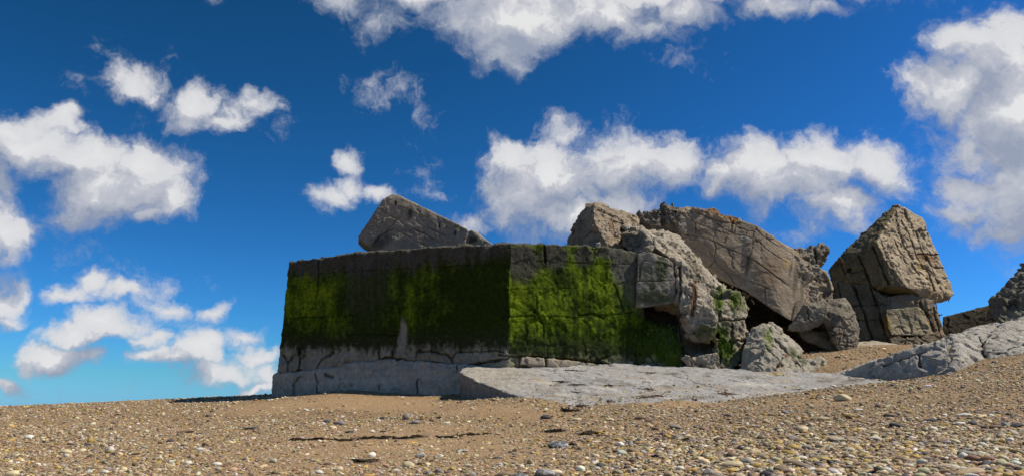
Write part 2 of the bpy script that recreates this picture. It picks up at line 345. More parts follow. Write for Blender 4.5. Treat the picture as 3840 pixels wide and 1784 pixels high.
PAL = dict(grey=(0.29, 0.248, 0.180), warm=(0.36, 0.275, 0.180), pale=(0.44, 0.385, 0.285), dark=(0.115, 0.096, 0.066), black=(0.042, 0.036, 0.026),
           moss=(0.10, 0.155, 0.005), mossd=(0.035, 0.056, 0.004), rust=(0.16, 0.062, 0.016), ochre=(0.38, 0.25, 0.055), lichen=(0.37, 0.318, 0.195), bone=(0.54, 0.49, 0.385))
def thin(cr, kd=0.5, kw=0.85): return [(p, w * kw, d * kd) for p, w, d in cr]
def rock(name, pieces, voxel=0.014, rough=1.0, base='grey', mottle='dark', mott=0.5, cracks=(), stains_shade=(), mat=None, parent=None, smoothmask=None,
         label=None, cat=None, group=None, seed=0.0, colorfn=None, big=1.0, pits=1.0, relax=1):
    V, Fq = hull_union(pieces, voxel)
    V = smooth_verts(V, Fq, relax)
    N = normals(V, Fq)
    px, py = proj(V)
    view = V - CAM; view /= np.linalg.norm(view, axis=1)[:, None]
    front = (N * view).sum(1) < 0.15
    rm = np.ones(len(V)) * rough if smoothmask is None else rough * smoothmask(px, py, N)
    o = seed * 7.31
    fa, ea = facets(V + 0.06 * np.stack([fbm(V, 5, 2, off=o + 3), fbm(V, 5, 2, off=o + 9), fbm(V, 5, 2, off=o + 5)], 1), 3.6, o)
    fb, eb = facets(V + 0.03 * np.stack([fbm(V, 12, 2, off=o + 1), fbm(V, 12, 2, off=o + 7), fbm(V, 12, 2, off=o + 4)], 1), 10.0, o + 5)
    n1 = fbm(V, 1.7, 3, 0.5, o); n4 = fbm(V, 26, 3, 0.6, o + 13); rid2 = -np.abs(fbm(V, 14.0, 2, 0.5, o + 27)) * 2.5; n2 = fbm(V, 7.0, 4, 0.55, o + 11); rid = 1 - np.abs(fbm(V, 5.0, 3, 0.5, o + 23)) * 2.5
    disp = rm * (0.040 * big * n1 + 0.056 * fa + 0.030 * fb + 0.020 * n2 - 0.012 * rid + 0.015 * n4 + 0.012 * rid2)
    pit = sstep(0.32, 0.55, fbm(V, 16, 2, 0.5, o + 31)) * pits
    disp -= rm * 0.030 * pit + 0.004 * pit
    disp = disp + 0.003 * n2
    crk = np.zeros(len(V))
    wx = px + 5 * fbm(V, 9, 2, off=o + 41) + 2.5 * fbm(V, 30, 2, off=o + 42); wy = py + 5 * fbm(V, 9, 2, off=o + 51) + 2.5 * fbm(V, 30, 2, off=o + 52)
    push = np.zeros(len(V))
    wv = np.clip(0.95 + 1.1 * fbm(V, 5, 3, off=o + 55), 0.4, 1.7)
    for (pts, w, dep) in cracks:
        dst = seg_dist(wx, wy, pts) if len(pts) > 1 else np.hypot(wx - pts[0][0], wy - pts[0][1])
        a = 1 - sstep(0.30 * w * wv, w * wv, dst); a = a * front * np.clip(wv, .3, 1)
        push = np.maximum(push, a * dep); crk = np.maximum(crk, a)
    V2 = V + N * disp[:, None] + view * push[:, None] * 0.6 - N * push[:, None] * 0.4
    # colour: concrete mottling, lichen, rust, moss, plus shade painted as some dark patches
    b = np.array(PAL[base]); m = np.array(PAL[mottle])
    k = np.clip(0.5 + 0.9 * fbm(V, 2.3, 5, 0.6, o + 61), 0, 1)[:, None] * mott
    col = b * (1 - k) + m * k
    lich = sstep(0.25, 0.5, fbm(V, 6, 4, 0.6, o + 71))[:, None] * 0.35
    col = col * (1 - lich) + np.array(PAL['lichen']) * lich
    col = col * (1 + 0.35 * fbm(V, 14, 3, 0.6, o + 81))[:, None]
    nz = fbm(V, 8, 4, 0.6, o + 91)
    if colorfn is not None: col = colorfn(col, V, N, px, py, front)
    for (x, y, rx, ry, tl, cn, st) in stains_shade:
        w = np.clip(blob(px, py, x, y, rx, ry, tl, 0.6) * (1 + 1.6 * nz) , 0, 1) * st * front
        col = col * (1 - w[:, None]) + np.array(PAL[cn]) * (1 + 0.5 * nz)[:, None] * w[:, None]
    col = col * (1 - 0.5 * crk)[:, None]
    ob = mesh_obj(name, V2, Fq, mat or M_ROUGH, parent, col, smooth=mat is not None)
    if parent is None: ob['kind'] = 'thing'
    return tag(ob, label, cat, group)

# ------------------------------------------------------------------ the ground
SLAB_Z = lambda y: CAM[2] + 0.11 + 0.193 * (y - 7.2)
def on_slab(px, py):
    r = ray(px, py)   # CAM + r*s ; z = SLAB_Z(y)
    s = (0.11 - 0.193 * 7.2) / (r[..., 2] - 0.193 * r[..., 1])
    return CAM + r * s[..., None]
slab_buried = [(1990, 1491), (2060, 1504), (2130, 1517), (2230, 1525), (2310, 1518), (2400, 1512), (2460, 1510), (2520, 1500), (2580, 1503), (2640, 1512), (2700, 1512), (2760, 1500), (2850, 1495), (2950, 1488), (3050, 1480), (3150, 1474), (3250, 1463), (3320, 1449), (3370, 1440)]
slab_back = [(3370, 1440), (3260, 1420), (3130, 1405), (2900, 1398), (2560, 1388), (2270, 1378), (2000, 1368), (1860, 1362)]
slab_left = [(1720, 1393), (1780, 1424), (1850, 1450), (1905, 1473), (1950, 1484)]
ctrl = [(0, 1784, 3.0), (960, 1784, 2.9), (1920, 1784, 2.8), (2880, 1784, 2.7), (3840, 1784, 2.6),
        (0, 1680, 4.6), (960, 1680, 4.5), (1920, 1680, 4.3), (2880, 1670, 3.9), (3840, 1640, 3.8),
        (0, 1600, 7.2), (960, 1590, 7.0), (1920, 1590, 6.0), (2880, 1560, 5.6), (3840, 1520, 5.2),
        (0, 1552, 10), (500, 1540, 9.5), (960, 1520, 9.6), (1300, 1530, 8.4), (1600, 1540, 7.6), (3600, 1408, 7.9), (3720, 1372, 7.8), (3840, 1342, 7.8), (4100, 1290, 7.8),
        (0, 1521, 13), (500, 1500, 13), (1000, 1479, 13), (-600, 1546, 13),
        (1035, 1486, 11.0), (1150, 1478, 10.75), (1300, 1460, 10.6), (1420, 1468, 10.4), (1500, 1478, 10.2), (1700, 1495, 9.5), (1800, 1494, 8.9), (1880, 1493, 8.35),
        (3200, 1298, 11.2), (3050, 1345, 10.1), (3300, 1330, 10.3), (3200, 1385, 9.5), (3480, 1290, 11.3), (2700, 1380, 11.5), (3700, 1290, 11.5)]
cpt = [pt(*c) for c in ctrl]
for s in slab_buried: p = on_slab(*s); cpt.append(p + np.array([0, 0, 0.006]))
for (x, y) in [(2100, 1440), (2300, 1470), (2500, 1460), (2700, 1460), (2900, 1455), (3100, 1440), (2100, 1390), (2500, 1410), (2900, 1415), (1900, 1400)]:
    p = on_slab(x, y); cpt.append(p - np.array([0, 0, 0.22]))
cpt = np.array(cpt)
cpt = np.concatenate([cpt, [[-7, 0, 0.02], [0, 0, 0.0], [7, 0, 0.25], [-7, 3, 0.05], [7, 4, 0.35], [9, 9, 1.0], [9, 13, 1.2], [4, 13.5, 1.15], [0, 13.5, 0.75]]])
def tps_k(r2): return 0.5 * r2 * np.log(np.maximum(r2, 1e-12))
_xy = cpt[:, :2]; n_ = len(_xy)
K = tps_k(((_xy[:, None] - _xy[None]) ** 2).sum(-1)) + np.eye(n_) * 1e-4
Pm = np.concatenate([np.ones((n_, 1)), _xy], 1)
sol = np.linalg.solve(np.block([[K, Pm], [Pm.T, np.zeros((3, 3))]]), np.concatenate([cpt[:, 2], np.zeros(3)]))
def ground_z(x, y):
    x = np.asarray(x, float); y = np.asarray(y, float); sh = x.shape; x = x.ravel(); y = y.ravel()
    xc = np.clip(x, -9.0, 8.0); yc = np.clip(y, 0.5, 13.0); z = np.empty(len(x))
    for i in range(0, len(x), 40000):
        q = np.stack([xc[i:i + 40000], yc[i:i + 40000]], 1)
        z[i:i + 40000] = tps_k(((q[:, None] - _xy[None]) ** 2).sum(-1)) @ sol[:n_] + sol[n_] + q @ sol[n_ + 1:]
    far = np.maximum(np.hypot(np.maximum(np.abs(x) - 8.5, 0), np.maximum(np.maximum(y - 13, 0.5 - y), 0)), 0)
    z = z - np.minimum(far * 0.06, 0.0) - sstep(0, 60, far) * (z + 1.2) - np.where(y > 13, np.minimum((y - 13) * 0.05, 1.0), 0)
    return z.reshape(sh)
def axis(lo, hi, step, far, grow=1.35):
    core = np.arange(lo, hi + 1e-6, step); out = []; s = step; v = hi
    while v < far: s *= grow; v += s; out.append(v)
    neg = []; s = step; v = lo
    while v > -far: s *= grow; v -= s; neg.append(v)
    return np.array(neg[::-1] + core.tolist() + out)
gx = axis(-9, 9, 0.055, 5000); gy = axis(1.6, 13.6, 0.05, 5000)
X, Y = np.meshgrid(gx, gy); Z = ground_z(X, Y)
gp = np.stack([X.ravel(), Y.ravel(), np.zeros(X.size)], 1)
near = np.exp(-np.maximum(np.hypot(X.ravel(), Y.ravel() - 6) - 9, 0) / 3)
Zr = Z.ravel() + near * (0.020 * fbm(gp, 1.1, 3, 0.5, 3.0) + 0.010 * fbm(gp, 5, 3, 0.5, 9.0))
GV = np.stack([X.ravel(), Y.ravel(), Zr], 1)
nx, ny = len(gx), len(gy); ii = np.arange(nx * ny).reshape(ny, nx)
GF = np.stack([ii[:-1, :-1].ravel(), ii[:-1, 1:].ravel(), ii[1:, 1:].ravel(), ii[1:, :-1].ravel()], 1)
def shingle_density(px, py, P):                # 0 = bare sand, 1 = fully covered by pebbles
    wx = px + 90 * fbm(P, 1.3, 2, off=2.0); wy = py + 22 * fbm(P, 1.3, 2, off=5.0)
    d = 0.60 + 0.40 * fbm(P, 1.6, 3, 0.5, 14.0)
    d = d * (1 - 0.90 * blob(wx, wy, 1430, 1512, 330, 34, 2, 0.5))
    d = d * (1 - 0.75 * blob(wx, wy, 1000, 1530, 200, 22, -4, 0.5))
    d = d * (1 - 0.72 * blob(wx, wy, 1550, 1618, 520, 34, 0, 0.6))
    d = d * (1 - 0.85 * blob(wx, wy, 2560, 1508, 190, 18, 0, 0.5))
    d = d * (1 - 0.55 * blob(wx, wy, 1950, 1690, 330, 40, 0, 0.6))
    d = d * (1 - 0.65 * blob(wx, wy, 1900, 1550, 300, 28, 4, 0.6))
    d = d * (1 - 0.50 * blob(wx, wy, 1250, 1700, 400, 60, 0, 0.6))
    d = d * (1 - 0.5 * blob(wx, wy, 3050, 1500, 260, 20, -4, 0.6))
    d = d * (1 - 0.45 * blob(wx, wy, 1450, 1725, 650, 85, 0, 0.6))
    d = d * (1 - 0.30 * blob(wx, wy, 300, 1650, 600, 120, 0, 0.6))
    d = d + 0.22 * sstep(2200, 3000, px) * sstep(1480, 1600, py)
    return np.clip(d, 0.03, 1)
gpx, gpy = proj(np.where(GV[:, 1:2] > 0.5, GV, np.array([[0, 0.5, 0]])))
gd = shingle_density(gpx, gpy, GV)
gc = np.stack([gd, gd, gd], 1)
m, N, b = new_mat("sand_and_grit")
at = N.new('ShaderNodeAttribute', attribute_name='col'); ge = N.new('ShaderNodeNewGeometry'); P = ge.outputs['Position']
sepa = N.new('ShaderNodeSeparateColor'); N.l.new(at.outputs['Color'], sepa.inputs[0]); dens = sepa.outputs[0]
sn = N.noise(P, 2.2, 6, 0.6); sn2 = N.noise(P, 40, 4, 0.65); sn3 = N.noise(P, 260, 2, 0.6)
sand = N.mix(sn, (0.37, 0.230, 0.112, 1), (0.49, 0.325, 0.168, 1))
sand = N.mix(N.rng(sn2, 0.35, 0.7), N.vec('SCALE', sand, scale=0.74), N.vec('SCALE', sand, scale=1.12))
def grit(scale, thr):
    v = N.new('ShaderNodeTexVoronoi'); N.l.new(P, v.inputs['Vector']); v.inputs['Scale'].default_value = scale; v.inputs['Randomness'].default_value = 1.0
    s = N.new('ShaderNodeSeparateColor'); N.l.new(v.outputs['Color'], s.inputs[0])
    c = N.ramp(s.outputs[0], [(0, (0.10, 0.07, 0.04)), (0.12, (0.17, 0.11, 0.06)), (0.32, (0.25, 0.16, 0.08)), (0.55, (0.33, 0.225, 0.11)), (0.70, (0.36, 0.25, 0.10)), (0.82, (0.42, 0.34, 0.21)), (0.93, (0.48, 0.45, 0.38))], 'CONSTANT')
    mask = N.math('MULTIPLY', N.rng(v.outputs['Distance'], 0.52, 0.40), N.math('LESS_THAN', s.outputs[1], thr))
    return c, mask, v.outputs['Distance']
c1, m1, h1 = grit(120, N.math('MULTIPLY_ADD', dens, 0.75, 0.06)); c2, m2, h2 = grit(60, N.math('MULTIPLY_ADD', dens, 0.7, -0.03))
colr = N.mix(m1, sand, c1); colr = N.mix(m2, colr, c2)
N.l.new(colr, b.inputs['Base Color']); b.inputs['Roughness'].default_value = 0.95
hh = N.math('ADD', N.math('MULTIPLY', sn2, 0.6), N.math('ADD', N.math('MULTIPLY', sn3, 0.2), N.math('ADD', N.math('MULTIPLY', m1, N.math('SUBTRACT', 0.7, h1)), N.math('MULTIPLY', m2, N.math('SUBTRACT', 0.9, h2)))))
N.l.new(bump(N, hh, 1.0, 0.022), b.inputs['Normal'])
M_SAND = m
beach = mesh_obj("beach_ground", GV, GF, M_SAND, None, gc); beach['kind'] = 'structure'; beach['label'] = 'brown sand and grit of the sloping shingle beach'

# ------------------------------------------------------------------ the mossy bunker wall
LC, CO = (1085, 11.1), (1907, 10.0)
def wall_color(col, V, N, px, py, front):
    o = 3.3
    sx = px + 16 * fbm(V, 4, 3, off=o); sy = py + 16 * fbm(V, 4, 3, off=o + 4)
    streak = fbm(np.stack([px / 26.0, py / 330.0, 0 * px], 1), 1.0, 4, 0.6, 4.0)
    pat = fbm(V, 3.0, 4, 0.6, o + 8); fine = fbm(V, 22, 3, 0.6, o + 12)
    conc = np.array([0.27, 0.25, 0.19]) * (1 + 0.35 * pat + 0.3 * fine)[:, None]
    brown = np.array([0.075, 0.066, 0.050]) * (1 + 0.5 * streak + 0.5 * fine)[:, None]
    bright = np.array([0.150, 0.205, 0.008]); mid = np.array([0.066, 0.102, 0.005]); deep = np.array([0.024, 0.038, 0.003])
    lf = sx < 1908
    # moss amount; left face lowered overall to paint its shade
    t = 0.50 + 1.1 * pat + 1.0 * streak
    t = t + np.where(lf, -0.27 - 0.45 * streak + 0.46 * blob(sx, sy, 1140, 1100, 90, 110, 0, .7) - 0.12 * sstep(1500, 1900, sx) - 0.45 * blob(sx, sy, 1385, 1110, 75, 130) + 0.35 * blob(sx, sy, 1470, 1090, 22, 90) + 0.15 * blob(sx, sy, 1620, 1110, 130, 60) - 0.55 * blob(sx, sy, 1800, 1120, 120, 190) - 0.45 * sstep(1180, 1290, sy) + 0.15 * blob(sx, sy, 1200, 1240, 140, 25),
                     0.10 + 0.5 * blob(sx, sy, 1935, 1110, 40, 140) + 0.45 * blob(sx, sy, 2255, 1045, 50, 60) + 0.3 * blob(sx, sy, 2150, 970, 28, 70) - 0.55 * blob(sx, sy, 2110, 1040, 36, 35) - 0.35 * blob(sx, sy, 2075, 985, 40, 60) - 0.35 * sstep(1180, 1290, sy) - 0.30 * sstep(2280, 2400, sx) - 0.3 * blob(sx, sy, 2190, 990, 40, 60))
    fz = fbm(V, 60, 2, 0.6, o + 16); t = np.clip(t + 0.55 * fine + 0.35 * fz, 0, 1)[:, None]
    lump = fbm(V, 34, 3, .6, o + 33); moss = np.where(t < 0.5, deep + (mid - deep) * t * 2, mid + (bright - mid) * (t - 0.5) * 2) * (1 + 0.5 * fine + 0.4 * lump)[:, None]
    # bare brown band along the top, patches without moss
    topy = 1022 - 70 * np.clip((px - 1300) / 600, 0, 1)
    bare = np.where(lf, np.maximum(1 - sstep(-22, 40, sy - topy - 60 * streak), 0.72 * blob(sx, sy, 1375, 1070, 80, 120, 0, 0.7)),
                    np.maximum(np.maximum(blob(sx, sy, 1960, 985, 70, 72, 0, 0.3), blob(sx, sy, 2075, 960, 60, 45, 0, 0.4)), np.maximum(blob(sx, sy, 2190, 962, 36, 40, 0, 0.4), np.maximum(blob(sx, sy, 2290, 945, 60, 26, 0, 0.5), blob(sx, sy, 2350, 1000, 55, 75, 0, 0.4) * 0.9))))
    bare = np.maximum(bare, sstep(2290, 2400, px + 60 * pat) * (1 - sstep(1090, 1190, py + 50 * pat)) * .8 * ~lf); bare = np.clip(bare * (1 + 0.9 * streak + 0.5 * fine), 0, 1)[:, None]
    green_br = np.array([0.052, 0.058, 0.026]) * (1 + 0.5 * streak + 0.5 * fine)[:, None]; gk = np.where(lf, sstep(1010, 1060, sy), 0.2)[:, None]
    bcol = np.where((sx > 2280)[:, None], conc * 0.48, brown * (1 - gk) + green_br * gk)
    c = moss * (1 - bare) + bcol * bare
    # salt-bleached concrete along the foot
    edge = np.where(lf, 1318 - 14 * np.clip((px - 1100) / 800, 0, 1), 1338 + 0.03 * (px - 1905))
    foot = sstep(-26, 22, sy - edge + 24 * fine + 42 * streak + 30 * pat)
    foot = np.maximum(foot, blob(sx, sy, 1512, 1290, 17, 85, 0, 0.35) * (1 + 0.4 * fine))
    footc = np.where(lf[:, None], conc, conc * np.array([0.95, 0.93, 0.72]))
    dirty = sstep(-110, -10, sy - edge)[:, None] * (1 - foot[:, None]) * 0.55
    c = c * (1 - dirty) + np.array([0.035, 0.034, 0.022]) * dirty
    foot = np.clip(foot, 0, 1)[:, None]
    c = c * (1 - foot) + footc * foot
    spk = (sstep(0.42, 0.55, fbm(V, 38, 2, 0.5, o + 20)) * sstep(1220, 1310, py))[:, None] * 0.6
    c = c * (1 - spk) + np.array([0.30, 0.28, 0.14]) * spk
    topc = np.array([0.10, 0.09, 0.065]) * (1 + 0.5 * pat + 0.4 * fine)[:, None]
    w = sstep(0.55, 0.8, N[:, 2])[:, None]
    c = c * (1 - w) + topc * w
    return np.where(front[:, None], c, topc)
wall_cracks = [
 ([(1036, 1400), (1075, 1406), (1100, 1396), (1120, 1387), (1150, 1398), (1190, 1392), (1212, 1403), (1246, 1400), (1256, 1388), (1320, 1378), (1400, 1365), (1430, 1351), (1450, 1340), (1500, 1348), (1560, 1358), (1600, 1358), (1640, 1362), (1700, 1372), (1740, 1376), (1800, 1362), (1850, 1352), (1905, 1345)], 7, 0.10),
 ([(1078, 1404), (1080, 1360), (1092, 1334)], 5, .06), ([(1060, 1330), (1073, 1356), (1082, 1358)], 4, .05), ([(1122, 1388), (1122, 1350), (1118, 1306)], 6, .07),
 ([(1190, 1392), (1192, 1368), (1214, 1346)], 4, .05), ([(1204, 1352), (1232, 1332), (1248, 1320)], 7, .06), ([(1296, 1378), (1295, 1350)], 3, .03),
 ([(1422, 1352), (1420, 1318)], 4, .05), ([(1472, 1344), (1473, 1312)], 4, .06), ([(1560, 1357), (1560, 1322), (1575, 1312)], 5, .06),
 ([(1575, 1320), (1605, 1314), (1640, 1322), (1680, 1330), (1692, 1345), (1700, 1368)], 5, .06), ([(1696, 1338), (1712, 1320), (1860, 1314), (1890, 1318)], 3.5, .05),
 ([(1870, 1330), (1920, 1334), (2000, 1334), (2050, 1340), (2120, 1345), (2180, 1350), (2250, 1362), (2330, 1378)], 5, .07), ([(1950, 1334), (1946, 1356)], 4, .05), ([(2045, 1338), (2048, 1370)], 4, .05), ([(2240, 1352), (2290, 1332)], 3, .03),
 ([(2040, 922), (2041, 950), (2046, 985)], 4, .06), ([(2249, 930), (2247, 948)], 3, .03), ([(1192, 972), (1194, 1000), (1192, 1072)], 3.5, .03), ([(1192, 1075), (1180, 1160)], 3, .02),
 ([(2300, 1060), (2320, 1110), (2340, 1165)], 3, .03), ([(2200, 1020), (2230, 1042), (2250, 1066), (2270, 1090)], 2.6, .01), ([(2305, 1065), (2335, 1058), (2365, 1046)], 2.6, .012),
 ([(2005, 1165), (2022, 1185), (2035, 1210)], 6, .04), ([(2038, 1215), (2040, 1260)], 3, .015), ([(2170, 1180), (2230, 1178), (2265, 1192)], 6, .03), ([(2010, 1110), (2015, 1165)], 3, .012),
 ([(1300, 1258), (1380, 1250), (1500, 1256)], 3, .015), ([(1060, 1192), (1180, 1188), (1330, 1182)], 3.5, .02), ([(1880, 1188), (2010, 1182), (2150, 1192), (2380, 1170)], 3, .012),
 ([(1880, 1085), (2120, 1080), (2250, 1083)], 2.5, .006), ([(1100, 1030), (1400, 1012), (1640, 1000), (1905, 985)], 2.5, .006), ([(2010, 980), (2380, 992)], 2.5, .006), ([(1905, 912), (1907, 1340)], 2.0, .0),
]
W_T = 1.5
wall_pieces = [np.concatenate([
    piece([(1085, 980, 11.1), (1190, 968, 10.93), (1400, 942, 10.64), (1650, 926, 10.31), (1907, 912, 10.0), (1904, 1460, 9.96), (1500, 1500, 10.45), (1028, 1512, 11.06)], W_T, 0.93),
    ]), piece([(1907, 912, 10.0), (2060, 921, 10.13), (2230, 925, 10.27), (2310, 929, 10.34), (2386, 946, 10.42), (2384, 1160, 10.40), (2405, 1280, 10.40), (2440, 1345, 10.42), (2440, 1470, 10.42), (1904, 1460, 9.96)], W_T, 0.9)]
def wall_mask(px, py, N):
    e = seg_dist(px, py, [(1085, 980), (1190, 968), (1400, 942), (1650, 926), (1907, 912), (2060, 921), (2310, 929), (2386, 946)])
    e2 = seg_dist(px, py, [(1907, 912), (1904, 1330)])
    return 0.15 + 0.24 * (1 - sstep(4, 14, e)) + 0.12 * (1 - sstep(3, 10, e2)) + 0.25 * sstep(1310, 1350, py)
wall = rock("bunker_wall", wall_pieces, 0.0128, rough=1.0, smoothmask=wall_mask, cracks=wall_cracks, mat=M_MOSS, seed=1, colorfn=wall_color, pits=0.8, big=2.0,
     label="long green mossy concrete bunker wall with a corner, standing behind the pale slab", cat="wall")

def footing_color(col, V, N, px, py, front):
    n = fbm(V, 5, 4, 0.6, 3.0); f = fbm(V, 24, 3, 0.6, 8.0); band = fbm(np.stack([V[:, 0] * 0.7, V[:, 1], V[:, 2] * 9], 1), 1.0, 3, 0.5, 2.0)
    return np.array([0.37, 0.335, 0.265]) * (1 + 0.35 * n + 0.35 * f + 0.35 * band)[:, None]
rock("footing", [piece([(1026, 1404, 11.055), (1090, 1408, 10.955), (1122, 1392, 10.905), (1152, 1402, 10.855), (1200, 1402, 10.805), (1245, 1406, 10.755), (1262, 1392, 10.735), (1330, 1381, 10.655), (1410, 1367, 10.535), (1452, 1344, 10.505), (1500, 1351, 10.435), (1600, 1362, 10.295), (1740, 1382, 10.105), (1800, 1372, 10.035), (1800, 1520, 9.855), (1500, 1530, 10.255), (1250, 1530, 10.655), (1018, 1530, 11.005)], 0.8, 0.95),],
     0.013, rough=0.3, cracks=[([(1095, 1490), (1100, 1435), (1120, 1412)], 4, .04), ([(1186, 1470), (1186, 1425), (1180, 1400)], 4, .04), ([(1100, 1470), (1102, 1430)], 3, .03), ([(1565, 1420), (1566, 1475)], 3.5, .05), ([(1420, 1440), (1420, 1465)], 3, .03), ([(1712, 1372), (1714, 1396)], 4, .05), ([(1220, 1402), (1245, 1412)], 9, .06)],
     mat=M_CON, parent=wall, seed=2, colorfn=footing_color, pits=0.6)
# stones cracked loose along the wall foot
for k, q in enumerate([[(2325, 1362, 10.35), (2370, 1352, 10.3), (2382, 1372, 10.27), (2378, 1396, 10.27), (2318, 1394, 10.35)], [(2384, 1366, 10.27), (2450, 1358, 10.25), (2500, 1362, 10.25), (2508, 1396, 10.23), (2384, 1396, 10.25)], [(1955, 1338, 9.98), (2040, 1342, 10.03), (2042, 1372, 10.01), (1950, 1366, 9.95)], [(2052, 1345, 10.03), (2140, 1352, 10.11), (2230, 1364, 10.17), (2230, 1386, 10.15), (2052, 1376, 10.01)]]):
    rock("stone", [piece(q, 0.2, 0.9)], 0.011, rough=0.22, base='grey', mottle='warm', mat=M_CON, parent=wall, seed=20 + k)

# foundation slab, a pale ramp in front of the wall
sl_out = slab_left + [(1990, 1500)] + [(x, y + 12) for x, y in slab_buried[1:-1]] + [(3400, 1446)] + [(3370, 1436), (3260, 1414), (3130, 1398), (2900, 1388), (2560, 1372), (2270, 1362), (2000, 1352), (1860, 1352), (1740, 1372)]
ST = np.array([on_slab(np.array(x), np.array(y)) for x, y in sl_out])
SB = ST + np.array([0.06, 0.05, -0.55])
def slab_color(col, V, N, px, py, front):
    n = fbm(V, 1.6, 4, 0.55, 4.0); f = fbm(V, 20, 3, 0.65, 8.0); f2 = fbm(V * np.array([1, 2.5, 1]), 5, 4, 0.65, 12.0)
    c = np.array([0.36, 0.34, 0.305]) * (1 + 0.26 * n + 0.42 * f + 0.26 * f2 - 0.35 * sstep(.3, .55, fbm(V, 11, 4, .6, 41.)))[:, None]
    warm = (blob(px, py, 1850, 1410, 160, 60, 0, .6) * 0.8)[:, None]; c = c * (1 - warm * (1 - np.array([1.0, 0.93, 0.80])))  # warm light painted onto the slab's left part
    sandy = np.clip(sstep(0.05, 0.5, f2 + 0.6 * fbm(V, 2, 2, off=31.)) * (sstep(1425, 1490, py) + .25), 0, 1)[:, None] * 0.7
    c = c * (1 - sandy) + np.array([0.26, 0.18, 0.11]) * sandy
    side = (1 - sstep(0.3, 0.8, N[:, 2]))[:, None] * 0.5  # steep faces darkened: their shade is put into the colour
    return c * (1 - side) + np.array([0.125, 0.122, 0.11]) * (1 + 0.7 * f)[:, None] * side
def poly_prism_obj():
    # the slab outline is not convex: triangulate in plan, remesh the closed prism
    bm = bmesh.new(); n = len(ST)
    tv = [bm.verts.new(p) for p in ST]; bv = [bm.verts.new(p) for p in SB]
    bm.faces.new(tv); bm.faces.new(bv[::-1])
    for i in range(n): bm.faces.new((tv[i], bv[i], bv[(i + 1) % n], tv[(i + 1) % n]))
    bmesh.ops.triangulate(bm, faces=bm.faces); bmesh.ops.recalc_face_normals(bm, faces=bm.faces)
    me = bpy.data.meshes.new("tmp"); bm.to_mesh(me); bm.free(); return me
_hu = hull_union
def hull_union_slab(pieces, voxel):
    me = poly_prism_obj(); o = bpy.data.objects.new("tmp", me); C.objects.link(o)
    md = o.modifiers.new("r", 'REMESH'); md.mode = 'VOXEL'; md.voxel_size = voxel
    ev = o.evaluated_get(bpy.context.evaluated_depsgraph_get()); em = ev.to_mesh()
    V = np.empty(len(em.vertices) * 3, np.float32); em.vertices.foreach_get('co', V)
    li = np.empty(len(em.loops), np.int32); em.loops.foreach_get('vertex_index', li)
    V = V.reshape(-1, 3).astype(float); li = li.reshape(-1, 4).copy(); ev.to_mesh_clear(); bpy.data.objects.remove(o); bpy.data.meshes.remove(me)
    return V, li
hull_union = hull_union_slab
_sr = np.random.default_rng(77)
slab_st = [(_sr.uniform(1950, 3250), _sr.uniform(1395, 1495), _sr.uniform(14, 70), _sr.uniform(2.5, 8), _sr.uniform(-6, 8), ['dark', 'warm', 'grey', 'ochre', 'bone'][_sr.integers(5)], _sr.uniform(.25, .7)) for _ in range(60)]
rock("foundation_slab", None, 0.0135, rough=0.16, stains_shade=slab_st, cracks=[([(2010, 1372), (2090, 1400), (2150, 1440), (2170, 1500)], 2.4, .012), ([(2560, 1392), (2600, 1430), (2720, 1460), (2760, 1500)], 2.4, .012)], mat=M_CON, seed=4, colorfn=slab_color, pits=0.3, big=2.5,
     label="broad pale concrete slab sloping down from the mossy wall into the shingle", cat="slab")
hull_union = _hu

# ------------------------------------------------------------------ the broken end of the wall
bwe = bpy.data.objects.new("broken_wall_end", None); bwe.location = pt(2600, 1385, 10.2).tolist(); C.objects.link(bwe)
tag(bwe, "rough broken end of the mossy wall sloping down beside the conical rock", "broken wall")
def end_block_color(col, V, N, px, py, front):
    n = fbm(V, 6, 4, 0.6, 5.); sx = px + 10 * n
    c = np.array([0.27, 0.235, 0.175]) * (1 + 0.4 * n + 0.35 * fbm(V, 25, 3, .6, 2.))[:, None]
    g = np.maximum.reduce([blob(sx, py, 2480, 1010, 22, 50, 0, .4), blob(sx, py, 2450, 1115, 75, 30, 0, .5), blob(sx, py, 2445, 1070, 12, 40, 0, .4), blob(sx, py, 2420, 1015, 50, 22, 0, .5) * .6])[:, None] * 0.85
    c = c * (1 - g) + np.array([0.050, 0.062, 0.022]) * g
    r = (blob(sx, py, 2430, 1048, 26, 14, 0, .5))[:, None] * .5
    return c * (1 - r) + np.array([0.27, 0.22, 0.11]) * r
rock("end_block", [piece([(2392, 950, 10.36), (2446, 946, 10.36), (2506, 968, 10.38), (2524, 985, 10.39), (2531, 1060, 10.36), (2531, 1132, 10.33), (2502, 1142, 10.32), (2384, 1154, 10.32), (2387, 1056, 10.34), (2390, 989, 10.36)], 0.9, 0.95)],
     0.011, rough=0.15, cracks=[([(2395, 992), (2420, 975), (2500, 990), (2520, 1000)], 3, .015), ([(2384, 1053), (2525, 1052)], 2.5, .012), ([(2398, 1055), (2400, 1000), (2420, 972)], 3, 0.02)], mat=M_CON, parent=bwe, seed=6, colorfn=end_block_color, pits=.8)
